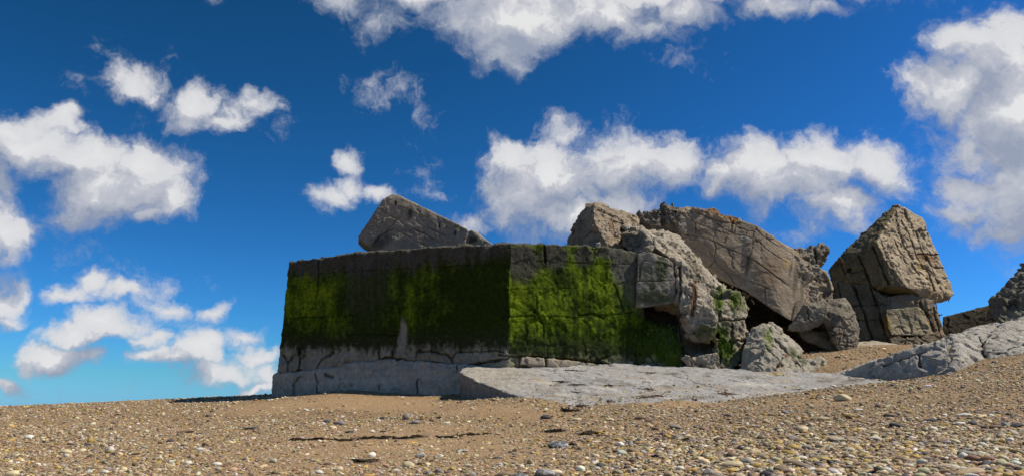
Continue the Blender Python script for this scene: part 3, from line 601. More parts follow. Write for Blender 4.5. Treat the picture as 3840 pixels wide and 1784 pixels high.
rock("rough_core", [
    piece([(2331, 876, 10.95), (2360, 862, 10.95), (2383, 846, 10.95), (2420, 905, 10.72), (2428, 924, 10.7), (2358, 938, 10.8), (2332, 925, 10.9), (2440, 862, 11.05)], 0.8),
    piece([(2383, 846, 10.95), (2440, 860, 11.0), (2498, 872, 11.05), (2541, 893, 11.1), (2553, 922, 11.1), (2598, 964, 11.05), (2653, 1014, 10.95), (2560, 990, 10.45), (2500, 960, 10.42), (2427, 922, 10.68), (2420, 905, 10.72)], 0.8),
    piece([(2530, 975, 10.44), (2560, 985, 10.42), (2598, 964, 11.0), (2653, 1014, 10.95), (2694, 1052, 10.9), (2730, 1090, 10.85), (2735, 1140, 10.6), (2700, 1250, 10.15), (2640, 1265, 10.05), (2590, 1240, 10.08), (2545, 1160, 10.25), (2534, 1120, 10.36)], 0.8),
    piece([(2560, 1165, 10.2), (2600, 1140, 10.15), (2670, 1150, 10.1), (2690, 1220, 10.1), (2682, 1268, 10.12), (2640, 1280, 10.08), (2590, 1270, 10.12), (2556, 1225, 10.2)], 0.5),
    piece([(2690, 1120, 10.5), (2732, 1093, 10.55), (2770, 1092, 10.55), (2791, 1122, 10.55), (2801, 1150, 10.55), (2800, 1190, 10.5), (2760, 1200, 10.35), (2700, 1180, 10.35), (2680, 1150, 10.4)], 0.7),
    piece([(2690, 1170, 10.35), (2740, 1190, 10.3), (2790, 1196, 10.45), (2796, 1262, 10.4), (2778, 1272, 10.35), (2730, 1280, 10.15), (2690, 1250, 10.2)], 0.6),
    piece([(2700, 1255, 10.2), (2782, 1270, 10.3), (2788, 1310, 10.25), (2758, 1400, 10.0), (2690, 1400, 9.95), (2676, 1330, 10.05)], 0.7),
    piece([(2570, 1345, 10.05), (2620, 1328, 10.02), (2690, 1320, 10.05), (2720, 1400, 9.93), (2560, 1400, 9.95), (2556, 1370, 10.02)], 0.7),
    piece([(2540, 1140, 10.75), (2700, 1200, 10.7), (2700, 1390, 10.5), (2540, 1390, 10.5)], 0.6),
    piece([(2350, 925, 10.78), (2440, 905, 10.72), (2560, 940, 10.75), (2620, 1030, 10.7), (2620, 1180, 10.7), (2540, 1180, 10.7), (2380, 1130, 10.75)], 0.6, .95),
    piece([(2500, 950, 10.50), (2560, 975, 10.50), (2600, 1050, 10.45), (2590, 1160, 10.40), (2525, 1150, 10.48)], 0.5, .95),
    ], 0.0125, rough=0.62, base='pale', mottle='warm', mott=0.6, parent=bwe, seed=8,
    cracks=[([(2600, 1070), (2606, 1110), (2602, 1150), (2595, 1180)], 8, .05), ([(2548, 1000), (2552, 1080), (2548, 1130)], 5, .08), ([(2556, 930), (2610, 990), (2620, 1050)], 5, .04), ([(2440, 870), (2446, 900), (2452, 930)], 4, .04), ([(2700, 1170), (2692, 1260), (2700, 1330)], 5, .05), ([(2745, 1200), (2748, 1270), (2744, 1320)], 6, .07), ([(2700, 1200), (2795, 1196)], 6, .08), ([(2705, 1285), (2790, 1275)], 6, .07), ([(2540, 1190), (2552, 1240), (2560, 1300), (2572, 1340)], 7, .07), ([(2700, 1330), (2702, 1385)], 5, .06), ([(2630, 1360), (2640, 1390)], 4, .04), ([(2585, 975), (2640, 1060), (2690, 1090)], 4, .03), ([(2640, 1040), (2660, 1120)], 4, .03)],
    stains_shade=[(2600, 1120, 12, 70, 4, 'rust', .8), (2695, 1130, 20, 45, 0, 'moss', .9), (2765, 1130, 30, 40, -20, 'moss', .8), (2720, 1290, 34, 70, -10, 'moss', 1.0), (2650, 1255, 50, 22, 0, 'ochre', .4), (2640, 1230, 60, 30, 0, 'dark', .5), (2560, 1215, 18, 50, 10, 'rust', .6), (2620, 1290, 60, 25, 0, 'black', .6), (2735, 1220, 30, 26, 0, 'dark', .7), (2660, 1245, 60, 26, 0, 'mossd', .7), (2740, 1330, 50, 40, 0, 'mossd', .6), (2610, 1370, 50, 20, 0, 'dark', .6), (2770, 1230, 20, 40, 0, 'dark', .6), (2745, 1105, 40, 16, 0, 'mossd', .6), (2610, 1020, 22, 60, -35, 'dark', .6), (2380, 900, 50, 40, 0, 'dark', .85), (2650, 1365, 60, 25, 0, 'warm', .4), (2460, 895, 60, 22, 25, 'pale', .5)])  # dark upper left face and black hollow are painted shade
rock("mossy_base", [piece([(2384, 1195, 10.55), (2420, 1200, 10.5), (2470, 1215, 10.45), (2530, 1250, 10.3), (2545, 1300, 10.15), (2560, 1400, 10.0), (2440, 1400, 10.15), (2380, 1400, 10.3)], 0.6)], 0.0135, rough=0.55, base='mossd', mottle='moss', mott=0.5, parent=bwe, seed=9,
     stains_shade=[(2420, 1340, 40, 16, 0, 'lichen', .6), (2470, 1310, 50, 30, 0, 'moss', .5), (2500, 1240, 22, 40, 0, 'dark', .8), (2400, 1225, 20, 30, 0, 'black', .7), (2480, 1370, 60, 12, 0, 'warm', .6)], cracks=[([(2410, 1290), (2440, 1340), (2470, 1370)], 4, .03)])
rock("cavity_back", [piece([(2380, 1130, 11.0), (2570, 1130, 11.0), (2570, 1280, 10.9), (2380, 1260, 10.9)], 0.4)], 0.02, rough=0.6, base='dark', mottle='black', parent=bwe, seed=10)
def tube(path, r0, r1, sides=6):
    path = np.asarray(path, float); V = []; Fs = []
    for i, p in enumerate(path):
        d = unit(path[min(i + 1, len(path) - 1)] - path[max(i - 1, 0)]); a = unit(np.cross(d, [0.3, 0.9, 0.2])); b_ = np.cross(d, a); r = r0 + (r1 - r0) * i / (len(path) - 1)
        for k in range(sides): V.append(p + r * (a * math.cos(2 * math.pi * k / sides) + b_ * math.sin(2 * math.pi * k / sides)))
    for i in range(len(path) - 1):
        for k in range(sides): Fs.append((i * sides + k, i * sides + (k + 1) % sides, (i + 1) * sides + (k + 1) % sides, (i + 1) * sides + k))
    Fs.append(tuple(range(sides))[::-1]); Fs.append(tuple((len(path) - 1) * sides + k for k in range(sides)))
    return np.array(V), Fs
v, f = tube([pt(2598, 1062, 10.28), pt(2604, 1100, 10.22), pt(2602, 1140, 10.14), pt(2612, 1160, 10.1)], .009, .007); mesh_obj("rusty_bar", v, f, M_RUST, bwe)
v, f = tube([pt(2580, 1105, 10.2), pt(2600, 1112, 10.16), pt(2622, 1108, 10.16)], .006, .005); mesh_obj("rusty_bar", v, f, M_RUST, bwe)

# green weed hanging over the broken foot: uncountable strands, one part each clump
def weed(name, spots, n, parent, seed, mat=M_WEED):
    r = np.random.default_rng(seed); V = []; Fs = []
    for _ in range(n):
        x, y, d, sx, sy = spots[r.integers(len(spots))]
        px, py = x + r.normal() * sx, y + r.normal() * sy; L = r.uniform(6, 17); w = r.uniform(.6, 1.3); dd = d - abs(r.normal()) * 0.012; lean = r.normal() * 5 + 3
        i = len(V)
        for k in range(4):
            t = k / 3; q = pt(px + lean * t * t, py + L * t, dd - 0.010 * math.sin(t * 2.6)); ww = w * (1 - 0.8 * t) / F * d
            V += [q + np.array([-ww, 0, 0]), q + np.array([ww, -ww * 0.8, 0])]
        for k in range(3): Fs.append((i + 2 * k, i + 2 * k + 1, i + 2 * k + 3, i + 2 * k + 2))
    o = mesh_obj(name, V, Fs, mat, parent); o['kind'] = 'stuff'; return o
weed("hanging_weed", [(2500, 1260, 10.3, 18, 20), (2515, 1310, 10.15, 18, 22), (2525, 1345, 10.08, 14, 16), (2470, 1290, 10.3, 30, 25), (2440, 1320, 10.3, 30, 20)], 2200, bwe, 3)
weed("hanging_weed", [(2715, 1240, 10.13, 10, 24), (2720, 1290, 10.05, 20, 22), (2738, 1315, 10.05, 14, 14), (2760, 1135, 10.45, 14, 14), (2692, 1120, 10.35, 6, 22)], 420, bwe, 4)

# ------------------------------------------------------------------ blocks and boulders on and behind the wall
def beam_color(col, V, N, px, py, front):
    n = fbm(V, 3, 4, .6, 2.); f = fbm(V, 20, 3, .6, 6.)
    c = np.array([0.27, 0.222, 0.16]) * (1 + .45 * n + .3 * f)[:, None]
    top = (1 - sstep(0, 10, seg_dist(px, py, [(1435, 750), (1473, 726), (1498, 733)])))[:, None] * .0
    g = blob(px, py, 1500, 735, 60, 14, 0, .5)[:, None]; c = c * (1 - g) + np.array([.30, .26, .20]) * g
    dk = np.maximum.reduce([blob(px, py, 1430, 905, 40, 22, -35, .6), blob(px, py, 1538, 800, 9, 22, 10, .5), blob(px, py, 1483, 762, 6, 12, 10, .5), blob(px, py, 1648, 845, 5, 12, 0, .5), blob(px, py, 1707, 874, 6, 11, 0, .5), blob(px, py, 1545, 866, 40, 12, 10, .7) * .6, blob(px, py, 1700, 840, 60, 7, 28, .5) * .4])[:, None] * .75
    return c * (1 - dk) + np.array([.045, .04, .033]) * dk
beam_cr = [([(1410, 778), (1477, 818), (1523, 843), (1590, 876), (1648, 910), (1690, 932)], 3, .025), ([(1452, 751), (1446, 805)], 2.6, .02), ([(1538, 751), (1527, 780), (1502, 810), (1473, 843), (1440, 872)], 2.8, .02), ([(1452, 866), (1425, 884), (1405, 905), (1393, 926)], 6, .05), ([(1475, 862), (1452, 866)], 5, .04), ([(1393, 814), (1440, 839), (1502, 872), (1565, 905), (1602, 926)], 2.6, .02), ([(1540, 818), (1586, 847), (1632, 864), (1673, 885)], 2.4, .015), ([(1586, 846), (1590, 874), (1600, 905)], 2.2, .015), ([(1640, 866), (1660, 912)], 2.2, .015), ([(1538, 792), (1538, 806)], 4, .05), ([(1483, 756), (1482, 768)], 3, .04), ([(1647, 840), (1647, 850)], 3, .04), ([(1707, 869), (1706, 880)], 3, .04), ([(1372, 850), (1415, 872)], 2.4, .01)]
beam = rock("leaning_block", [piece([(1342, 890, 11.35), (1436, 748, 11.35), (1473, 727, 11.38), (1498, 732, 11.38), (1540, 755, 11.36), (1598, 782, 11.35), (1690, 828, 11.33), (1749, 857, 11.32), (1758, 870, 11.32), (1730, 915, 11.32), (1725, 975, 11.32), (1440, 985, 11.4), (1400, 925, 11.33), (1365, 905, 11.33)], 1.0, 0.93),
     piece([(1345, 894, 11.42), (1344, 915, 11.5), (1364, 934, 11.55), (1394, 948, 11.6), (1440, 960, 11.5), (1420, 920, 11.4)], 0.6, 0.9)],
     .0095, rough=0.09, cracks=thin(beam_cr, .4, .8), mat=M_CON, seed=11, colorfn=beam_color, pits=.8, relax=1, label="smooth dark grey cracked concrete block leaning on top of the mossy wall's dark face", cat="concrete block")
rock("wedge_block", [piece([(1764, 870, 11.34), (1772, 868, 11.36), (1800, 882, 11.36), (1848, 916, 11.36), (1856, 960, 11.36), (1728, 965, 11.34), (1736, 915, 11.34), (1742, 893, 11.34)], .6, .92)], .0105, rough=.22, base='grey', mottle='dark', mat=M_CON, seed=12, stains_shade=[(1765, 900, 26, 13, -25, 'black', .9), (1740, 925, 14, 14, 0, 'mossd', .5)], label="small grey concrete wedge broken off the right end of the leaning block", cat="concrete block")
rock("boulder", [piece([(2125, 935, 11.6), (2130, 885, 11.6), (2150, 850, 11.55), (2180, 790, 11.5), (2205, 774, 11.4), (2229, 764, 11.25), (2226, 820, 11.05), (2250, 870, 10.95), (2275, 905, 10.9), (2290, 780, 11.5), (2340, 792, 11.6), (2384, 810, 11.75), (2394, 830, 11.75), (2360, 900, 11.4), (2340, 950, 11.2), (2260, 950, 10.95), (2180, 950, 11.2)], .9, .85)], .011, rough=.5, base='warm', mottle='grey', seed=13,
     cracks=[([(2290, 830), (2310, 827), (2330, 838), (2350, 846)], 5, .06), ([(2295, 835), (2310, 880), (2320, 905)], 4, .03), ([(2196, 890), (2215, 870), (2240, 870)], 4, .03), ([(2145, 880), (2150, 860)], 6, .04), ([(2240, 790), (2300, 810), (2320, 815)], 3, .02)],
     stains_shade=[(2296, 838, 12, 20, 0, 'rust', .5), (2240, 905, 30, 18, 0, 'dark', .6), (2170, 880, 40, 60, 0, 'dark', .35)],  # the large dark patch paints shade on the left facet
     label="brown angular boulder with a sharp ridge, on the wall top right of the leaning block", cat="boulder")
rock("rubble_stone", [piece([(2326, 846, 11.3), (2345, 836, 11.3), (2380, 852, 11.3), (2372, 868, 11.25), (2340, 866, 11.25)], .3)], .009, rough=.4, base='pale', mottle='grey', seed=14, label="flat pale stone wedged between the brown ridged boulder and the broken wall end", cat="stone", pits=.5)
rock("rubble_stone", [piece([(2236, 910, 10.8), (2250, 906, 10.78), (2254, 922, 10.76), (2240, 935, 10.76), (2232, 925, 10.8)], .15)], .008, rough=.35, base='bone', mottle='lichen', seed=15, label="small pale chip of stone on the wall top in front of the ridged boulder", cat="stone", pits=.4)
rock("rubble_stone", [piece([(2395, 942, 10.42), (2420, 928, 10.42), (2450, 922, 10.42), (2448, 940, 10.38), (2410, 952, 10.36)], .2)], .009, rough=.4, base='grey', mottle='pale', seed=16, label="grey stone lying on the cracked corner where wall and broken end meet", cat="stone", pits=.5)

def arch_mask(px, py, N):
    sx = px
    return 0.075 + 0.9 * np.clip((1 - sstep(2530, 2580, px)) + sstep(2960, 3010, px - 0.35 * (py - 960)) + (1 - sstep(6, 22, seg_dist(px, py, [(2560, 775), (2660, 795), (2765, 828)]))) * .8, 0, 1)
def arch_color(col, V, N, px, py, front):
    n = fbm(V, 3, 4, .6, 12.); f = fbm(V, 22, 3, .6, 16.); al = fbm(np.stack([(px * .82 + py * .57) / 240, (py * .82 - px * .57) / 14, 0 * px], 1), 1., 4, .6, 2.)
    c = np.array([0.31, 0.24, 0.16]) * (1 + .3 * n + .3 * f + .35 * al)[:, None]
    def mixin(c, w, k): w = w[:, None]; return c * (1 - w) + np.array(k) * w
    c = mixin(c, np.maximum.reduce([blob(px, py, 2985, 1040, 10, 60, 6, .5), blob(px, py, 3010, 1070, 8, 50, 4, .5), blob(px, py, 2965, 1010, 6, 30, 10, .5), blob(px, py, 2805, 985, 8, 40, 8, .6), blob(px, py, 2640, 870, 40, 10, 10, .8)]) * .6, (.05, .043, .033))
    c = mixin(c, np.maximum.reduce([blob(px, py, 2808, 1040, 5, 30, 5, .6), blob(px, py, 2785, 1080, 30, 8, -20, .6), blob(px, py, 2790, 890, 26, 9, 15, .5)]) * .5, (.42, .40, .34))
    c = mixin(c, np.maximum.reduce([blob(px, py, 2725, 815, 55, 9, 22, .5) , blob(px, py, 2948, 985, 12, 18, -20, .5), blob(px, py, 2510, 870, 24, 30, 0, .6) * .5]) * .85 * np.clip(.8 + .9 * n, 0, 1), (.44, .31, .12))
    c = mixin(c, np.maximum.reduce([blob(px, py, 2890, 1020, 40, 60, 20, .8) * .4, blob(px, py, 2690, 802, 60, 6, 18, .6) * .8, blob(px, py, 2752, 828, 14, 9, 20, .5) * .9]), (.15, .065, .025))
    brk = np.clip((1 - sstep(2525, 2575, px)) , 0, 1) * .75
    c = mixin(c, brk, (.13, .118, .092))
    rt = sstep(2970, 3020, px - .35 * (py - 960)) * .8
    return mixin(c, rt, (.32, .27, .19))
arch_cr = [([(2567, 880), (2607, 885), (2657, 897), (2690, 912), (2730, 930), (2774, 950), (2811, 964), (2857, 997), (2907, 1034), (2958, 1071)], 3.2, .035), ([(2604, 835), (2647, 850), (2687, 867), (2731, 880)], 2.6, .02), ([(2574, 795), (2597, 827), (2607, 840), (2610, 884)], 2.6, .025), ([(2687, 837), (2724, 864), (2752, 875), (2759, 847), (2766, 830)], 2.8, .025), ([(2680, 870), (2675, 900)], 2.5, .02), ([(2731, 880), (2714, 910)], 2.8, .025), ([(2680, 912), (2684, 934), (2677, 970), (2704, 1004), (2737, 1031), (2756, 1067)], 3, .03), ([(2732, 937), (2734, 952), (2747, 960), (2741, 980), (2752, 1004)], 3, .03), ([(2754, 877), (2791, 884), (2824, 894), (2827, 867), (2837, 854)], 2.6, .025), ([(2834, 860), (2874, 894), (2924, 927)], 2.8, .025), ([(2831, 897), (2867, 927), (2907, 954), (2951, 984)], 2.4, .02), ([(2807, 964), (2802, 994), (2781, 997)], 4, .03), ([(2764, 850), (2807, 864), (2831, 869)], 2.6, .02), ([(2607, 793), (2657, 817), (2707, 832), (2761, 842)], 3, .03), ([(2610, 884), (2604, 905)], 2.5, .02), ([(2824, 894), (2820, 930), (2811, 964)], 2.2, .015), ([(2640, 905), (2700, 1010), (2740, 1030)], 2, .01), ([(2680, 1000), (2720, 1015), (2800, 1050), (2900, 1090)], 2.2, .012), ([(2990, 1020), (3020, 1045)], 2.6, .02), ([(2690, 965), (2660, 1000)], 3, .03), ([(2741, 870), (2743, 846)], 3, .03), ([(2867, 1085), (2875, 1140)], 3, .02), ([(2800, 870), (2796, 886)], 2.5, .02)]
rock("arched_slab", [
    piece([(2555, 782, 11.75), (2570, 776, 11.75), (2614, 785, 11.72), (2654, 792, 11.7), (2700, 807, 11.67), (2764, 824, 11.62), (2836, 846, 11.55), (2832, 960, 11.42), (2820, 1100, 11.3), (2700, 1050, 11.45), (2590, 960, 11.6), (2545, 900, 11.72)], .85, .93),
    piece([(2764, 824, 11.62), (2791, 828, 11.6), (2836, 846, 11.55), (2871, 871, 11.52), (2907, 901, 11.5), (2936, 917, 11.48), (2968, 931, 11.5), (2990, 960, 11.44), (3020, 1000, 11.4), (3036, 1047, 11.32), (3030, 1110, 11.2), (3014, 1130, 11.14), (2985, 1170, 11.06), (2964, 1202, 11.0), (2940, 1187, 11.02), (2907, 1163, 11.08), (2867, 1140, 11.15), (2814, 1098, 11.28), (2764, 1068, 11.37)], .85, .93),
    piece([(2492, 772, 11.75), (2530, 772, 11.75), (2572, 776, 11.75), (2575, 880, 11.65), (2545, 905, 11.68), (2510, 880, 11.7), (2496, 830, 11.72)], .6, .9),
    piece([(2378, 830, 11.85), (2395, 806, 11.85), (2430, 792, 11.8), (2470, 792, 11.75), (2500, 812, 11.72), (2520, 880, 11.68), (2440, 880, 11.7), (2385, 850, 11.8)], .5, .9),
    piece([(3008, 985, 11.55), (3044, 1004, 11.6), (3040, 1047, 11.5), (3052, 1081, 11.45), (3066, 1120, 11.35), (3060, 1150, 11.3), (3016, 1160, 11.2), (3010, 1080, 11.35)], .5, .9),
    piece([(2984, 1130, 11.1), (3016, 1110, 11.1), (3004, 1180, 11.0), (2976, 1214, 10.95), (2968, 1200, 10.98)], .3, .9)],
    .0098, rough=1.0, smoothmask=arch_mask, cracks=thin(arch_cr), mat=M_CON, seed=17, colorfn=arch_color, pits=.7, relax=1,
    stains_shade=[(2470, 830, 25, 40, 10, 'dark', .6), (2535, 850, 20, 30, 0, 'black', .6), (2560, 845, 14, 24, 0, 'pale', .6)],
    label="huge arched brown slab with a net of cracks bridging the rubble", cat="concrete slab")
rock("jagged_lump", [piece([(2968, 930, 11.9), (3000, 926, 11.9), (3036, 932, 11.9), (3060, 975, 11.8), (3075, 1010, 11.75), (3078, 1050, 11.7), (3040, 1040, 11.7), (3000, 985, 11.75)], .5), piece([(3022, 926, 11.95), (3040, 921, 11.95), (3056, 930, 11.9), (3050, 960, 11.85), (3030, 955, 11.88)], .4), piece([(3056, 935, 12), (3070, 922, 12), (3086, 922, 12), (3094, 938, 12), (3090, 970, 11.95), (3074, 1004, 11.9), (3058, 985, 11.9)], .4)], .012, rough=.7, base='grey', mottle='dark', seed=18,
     cracks=[([(3052, 930), (3058, 960), (3062, 990)], 6, .08), ([(2990, 955), (3030, 970), (3050, 990)], 4, .03)], label="jagged dark concrete lump with two knobs behind the arched slab's far end", cat="boulder")
rock("square_block", [piece([(3040, 1030, 12.1), (3076, 1010, 12.15), (3100, 1016, 12.15), (3112, 1060, 12.1), (3124, 1100, 12.05), (3122, 1180, 12), (3040, 1180, 12.0)], .5, .9)], .012, rough=.45, base='warm', mottle='grey', seed=19, cracks=[([(3046, 1040), (3090, 1052), (3112, 1050)], 3, .02)], stains_shade=[(3090, 1100, 34, 14, 0, 'black', .7)], label="square brown block half hidden between the arched slab and the leaning tower block", cat="concrete block")  # black patch paints the shade of a hole
rock("backing_rock", [piece([(2560, 900, 12.9), (2700, 930, 12.8), (2850, 1060, 12.6), (2990, 1160, 12.3), (3130, 1150, 12.4), (3140, 1330, 12.2), (2700, 1390, 12.2)], .8, .9)], .03, rough=.8, base='dark', mottle='black', seed=22, label="added dark backing rock closing the shaded gap under the arched slab", cat="boulder")  # added backing that hides the sky; its dark tone paints deep shade
rock("prop_boulder", [piece([(2950, 1238, 10.95), (2974, 1217, 10.9), (3014, 1143, 10.95), (3041, 1137, 10.98), (3081, 1130, 11.0), (3105, 1150, 10.82), (3098, 1190, 10.78), (3080, 1222, 10.8), (3010, 1246, 10.85)], .6),
     piece([(3060, 1140, 11.0), (3114, 1132, 11.05), (3141, 1122, 11.05), (3168, 1118, 11.1), (3181, 1140, 11.1), (3203, 1173, 11.1), (3206, 1210, 11.05), (3221, 1232, 11.05), (3218, 1267, 11.0), (3211, 1316, 10.95), (3148, 1322, 10.8), (3120, 1260, 10.72), (3150, 1180, 10.78), (3080, 1200, 10.9)], .8),
     piece([(2994, 1247, 11.1), (3080, 1230, 11.1), (3130, 1240, 11.0), (3148, 1320, 10.95), (3081, 1303, 11.05), (3014, 1276, 11.1)], .5)],
     .0105, rough=.36, base='grey', mottle='dark', mott=.6, seed=23, cracks=[([(3120, 1260), (3150, 1250), (3180, 1262), (3205, 1250)], 3, .025), ([(3150, 1250), (3140, 1290), (3160, 1315)], 3, .025), ([(3180, 1262), (3175, 1300)], 3, .025), ([(3160, 1190), (3185, 1200), (3205, 1180)], 3, .02), ([(3140, 1225), (3170, 1230), (3190, 1215)], 2.6, .02), ([(3148, 1278), (3190, 1285), (3212, 1278)], 2.6, .02), ([(3028, 1160), (3032, 1195), (3045, 1208)], 3, .03), ([(3130, 1290), (3205, 1300)], 3, .03)],
     stains_shade=[(3130, 1170, 40, 40, 0, 'dark', .55), (3100, 1240, 40, 30, 20, 'black', .7), (3115, 1215, 16, 14, 0, 'rust', .5)], label="grey-brown cracked boulder propping up the low tip of the arched slab", cat="boulder")  # black patch paints shade in the hollow pocket
rock("conical_rock", [piece([(2778, 1408, 9.75), (2790, 1307, 9.95), (2797, 1260, 10.05), (2820, 1234, 10.1), (2854, 1212, 10.1), (2880, 1210, 10.1), (2900, 1214, 10.15), (2927, 1240, 10.15), (2957, 1267, 10.15), (2987, 1287, 10.15), (3007, 1320, 10.1), (3000, 1412, 9.6), (2870, 1300, 9.75), (2840, 1412, 9.55), (2920, 1412, 9.55)], .7),
     piece([(2940, 1412, 9.56), (2985, 1345, 9.8), (3020, 1345, 9.9), (3044, 1347, 9.9), (3067, 1344, 9.9), (3091, 1354, 9.85), (3111, 1384, 9.75), (3132, 1414, 9.6), (3040, 1420, 9.5)], .5)],
     .0105, rough=.45, base='pale', mottle='grey', seed=24, cracks=[([(2870, 1290), (2895, 1320), (2920, 1345), (2935, 1370)], 4, .04), ([(2910, 1265), (2940, 1300), (2970, 1330), (2985, 1360)], 5, .04), ([(2940, 1335), (2920, 1365), (2905, 1395)], 5, .04), ([(2840, 1370), (2860, 1395)], 5, .04), ([(3010, 1360), (3012, 1400)], 3, .03), ([(2985, 1350), (3005, 1372)], 4, .03)],
     stains_shade=[(2885, 1270, 16, 36, 5, 'moss', .85), (2990, 1330, 40, 12, 40, 'mossd', .8), (2955, 1325, 10, 12, 0, 'rust', .9), (2930, 1365, 12, 12, 0, 'rust', .7), (2820, 1290, 14, 50, 0, 'grey', .5), (2862, 1250, 10, 16, 0, 'mossd', .5), (3085, 1370, 5, 16, -25, 'mossd', .8)],
     label="pale conical rock streaked with moss at the slab's back edge beside the broken wall", cat="boulder")

# leaning tower of two blocks
tower_cr = [([(3361, 790), (3371, 870), (3391, 920), (3426, 970)], 4.5, .035), ([(3393, 788), (3408, 820), (3421, 855)], 6, .06), ([(3381, 825), (3416, 900), (3441, 960), (3466, 1005)], 4.5, .04), ([(3436, 870), (3466, 945), (3496, 1005), (3521, 1060)], 4.5, .04), ([(3351, 900), (3381, 955), (3400, 985)], 4, .03), ([(3441, 950), (3475, 950), (3511, 956)], 4, .04), ([(3496, 1000), (3536, 1006)], 4, .04), ([(3444, 864), (3478, 866)], 6, .06), ([(3481, 1010), (3494, 1050), (3506, 1090)], 5, .05), ([(3273, 925), (3300, 990), (3333, 1065)], 5, .07), ([(3218, 955), (3240, 1005), (3265, 1070), (3290, 1100)], 5, .07), ([(3183, 1013)], 11, .12), ([(3330, 870), (3360, 872), (3380, 900)], 3, .02), ([(3190, 1025), (3235, 1012)], 4, .03), ([(3300, 900), (3340, 985), (3380, 1030)], 3, .02), ([(3540, 1040), (3555, 1044)], 5, .04), ([(3422, 990), (3445, 1030)], 5, .04), ([(3150, 985), (3170, 1030)], 4, .03)]
def tower_color(col, V, N, px, py, front):
    n = fbm(V, 4, 4, .6, 21.); f = fbm(V, 20, 3, .6, 25.)
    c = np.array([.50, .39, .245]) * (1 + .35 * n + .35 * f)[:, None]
    lf = (1 - sstep(-.05, .25, N[:, 0]))[:, None]  # left-facing sides get a darker colour, painting their shade
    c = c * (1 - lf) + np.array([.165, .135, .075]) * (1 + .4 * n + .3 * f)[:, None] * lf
    return c
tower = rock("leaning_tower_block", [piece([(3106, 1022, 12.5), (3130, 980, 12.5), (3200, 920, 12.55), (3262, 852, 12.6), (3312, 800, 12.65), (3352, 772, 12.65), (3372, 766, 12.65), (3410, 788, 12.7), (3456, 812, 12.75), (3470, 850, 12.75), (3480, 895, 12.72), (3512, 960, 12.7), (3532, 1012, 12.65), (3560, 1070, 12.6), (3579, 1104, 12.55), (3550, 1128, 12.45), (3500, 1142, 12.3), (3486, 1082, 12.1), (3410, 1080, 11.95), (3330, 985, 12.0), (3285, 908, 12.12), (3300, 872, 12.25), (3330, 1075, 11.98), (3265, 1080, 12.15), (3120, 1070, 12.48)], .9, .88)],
     .0115, rough=.36, cracks=tower_cr, seed=26, colorfn=tower_color, stains_shade=[(3480, 965, 34, 14, 20, 'rust', .8), (3455, 990, 14, 20, -20, 'ochre', .6), (3445, 955, 30, 5, 0, 'rust', .6), (3410, 1010, 12, 14, 0, 'dark', .5), (3250, 890, 70, 16, -42, 'dark', .5), (3485, 1030, 8, 30, -10, 'rust', .5)], label="tall tilted block with grooved brown faces overhanging the pale panelled block", cat="concrete block")
for a, b_ in (((3509, 1140, 12.2), (3513, 1172, 12.15)), ((3552, 1116, 12.4), (3558, 1128, 12.35)), ((3508, 950, 12.6), (3520, 954, 12.55)), ((3516, 1182, 12.1), (3534, 1178, 12.05))):
    p0, p1 = pt(*a), pt(*b_); v, f = tube([p0 + (p0 - p1) * .6, (p0 + p1) / 2 + np.array([.006, 0, 0]), p1], .009, .008); mesh_obj("steel_bar", v, f, M_RUST, tower)
rock("grooved_column", [piece([(3130, 1060, 12.75), (3300, 1060, 12.6), (3480, 1090, 12.75), (3490, 1200, 12.6), (3130, 1200, 12.7)], .5, .9), piece([(3112, 1045, 12.5), (3180, 1050, 12.35), (3262, 1075, 12.1), (3320, 1110, 12.05), (3350, 1180, 12.0), (3350, 1300, 11.9), (3200, 1302, 12.0), (3130, 1296, 12.15), (3116, 1150, 12.4)], .8, .9)], .0115, rough=.28, base='dark', mottle='lichen', mott=.5, seed=27, cracks=[([(3188, 1040), (3210, 1095), (3240, 1170), (3273, 1275)], 6, .08), ([(3262, 1070), (3290, 1150), (3325, 1255)], 6, .09), ([(3130, 1150), (3250, 1145), (3340, 1140)], 4, .03), ([(3210, 1200), (3330, 1195)], 3, .02), ([(3140, 1060), (3165, 1180)], 4, .04)], stains_shade=[(3250, 1105, 60, 20, 30, 'black', .5)], label="dark grooved concrete column under the tilted tower block", cat="concrete block")  # black patch paints the shadow of the block overhead
panel = rock("panelled_block", [piece([(3300, 1110, 12.15), (3420, 1100, 12.1), (3500, 1125, 12.1), (3520, 1180, 12.05), (3546, 1262, 11.95), (3520, 1300, 11.9), (3340, 1300, 11.85), (3320, 1240, 11.9)], .7, .9)], .0115, rough=.32, base='warm', mottle='dark', mott=.6, seed=28, cracks=[([(3451, 1135), (3475, 1180), (3500, 1240)], 6, .07), ([(3500, 1150), (3530, 1262)], 4, .04)], stains_shade=[(3325, 1200, 12, 45, -12, 'ochre', .8), (3540, 1200, 8, 40, -10, 'rust', .6)], label="block with a pale flat panel and rusty left edge under the tower's overhang", cat="concrete block")
rock("pale_panel", [piece([(3322, 1160, 11.82), (3440, 1150, 11.84), (3462, 1165, 11.85), (3494, 1252, 11.72), (3480, 1258, 11.7), (3345, 1255, 11.68), (3330, 1230, 11.72)], .15, .95)], .0105, rough=.22, base='lichen', mottle='warm', mott=.4, mat=M_CON, parent=panel, seed=29, cracks=[([(3370, 1190), (3392, 1250)], 2.6, .012), ([(3405, 1190), (3425, 1250)], 2.6, .012), ([(3445, 1190), (3465, 1250)], 2.6, .012)], stains_shade=[(3400, 1168, 70, 20, 0, 'dark', .6), (3330, 1210, 8, 40, -12, 'ochre', .9)])  # dark upper patch paints the overhang's shadow on the panel
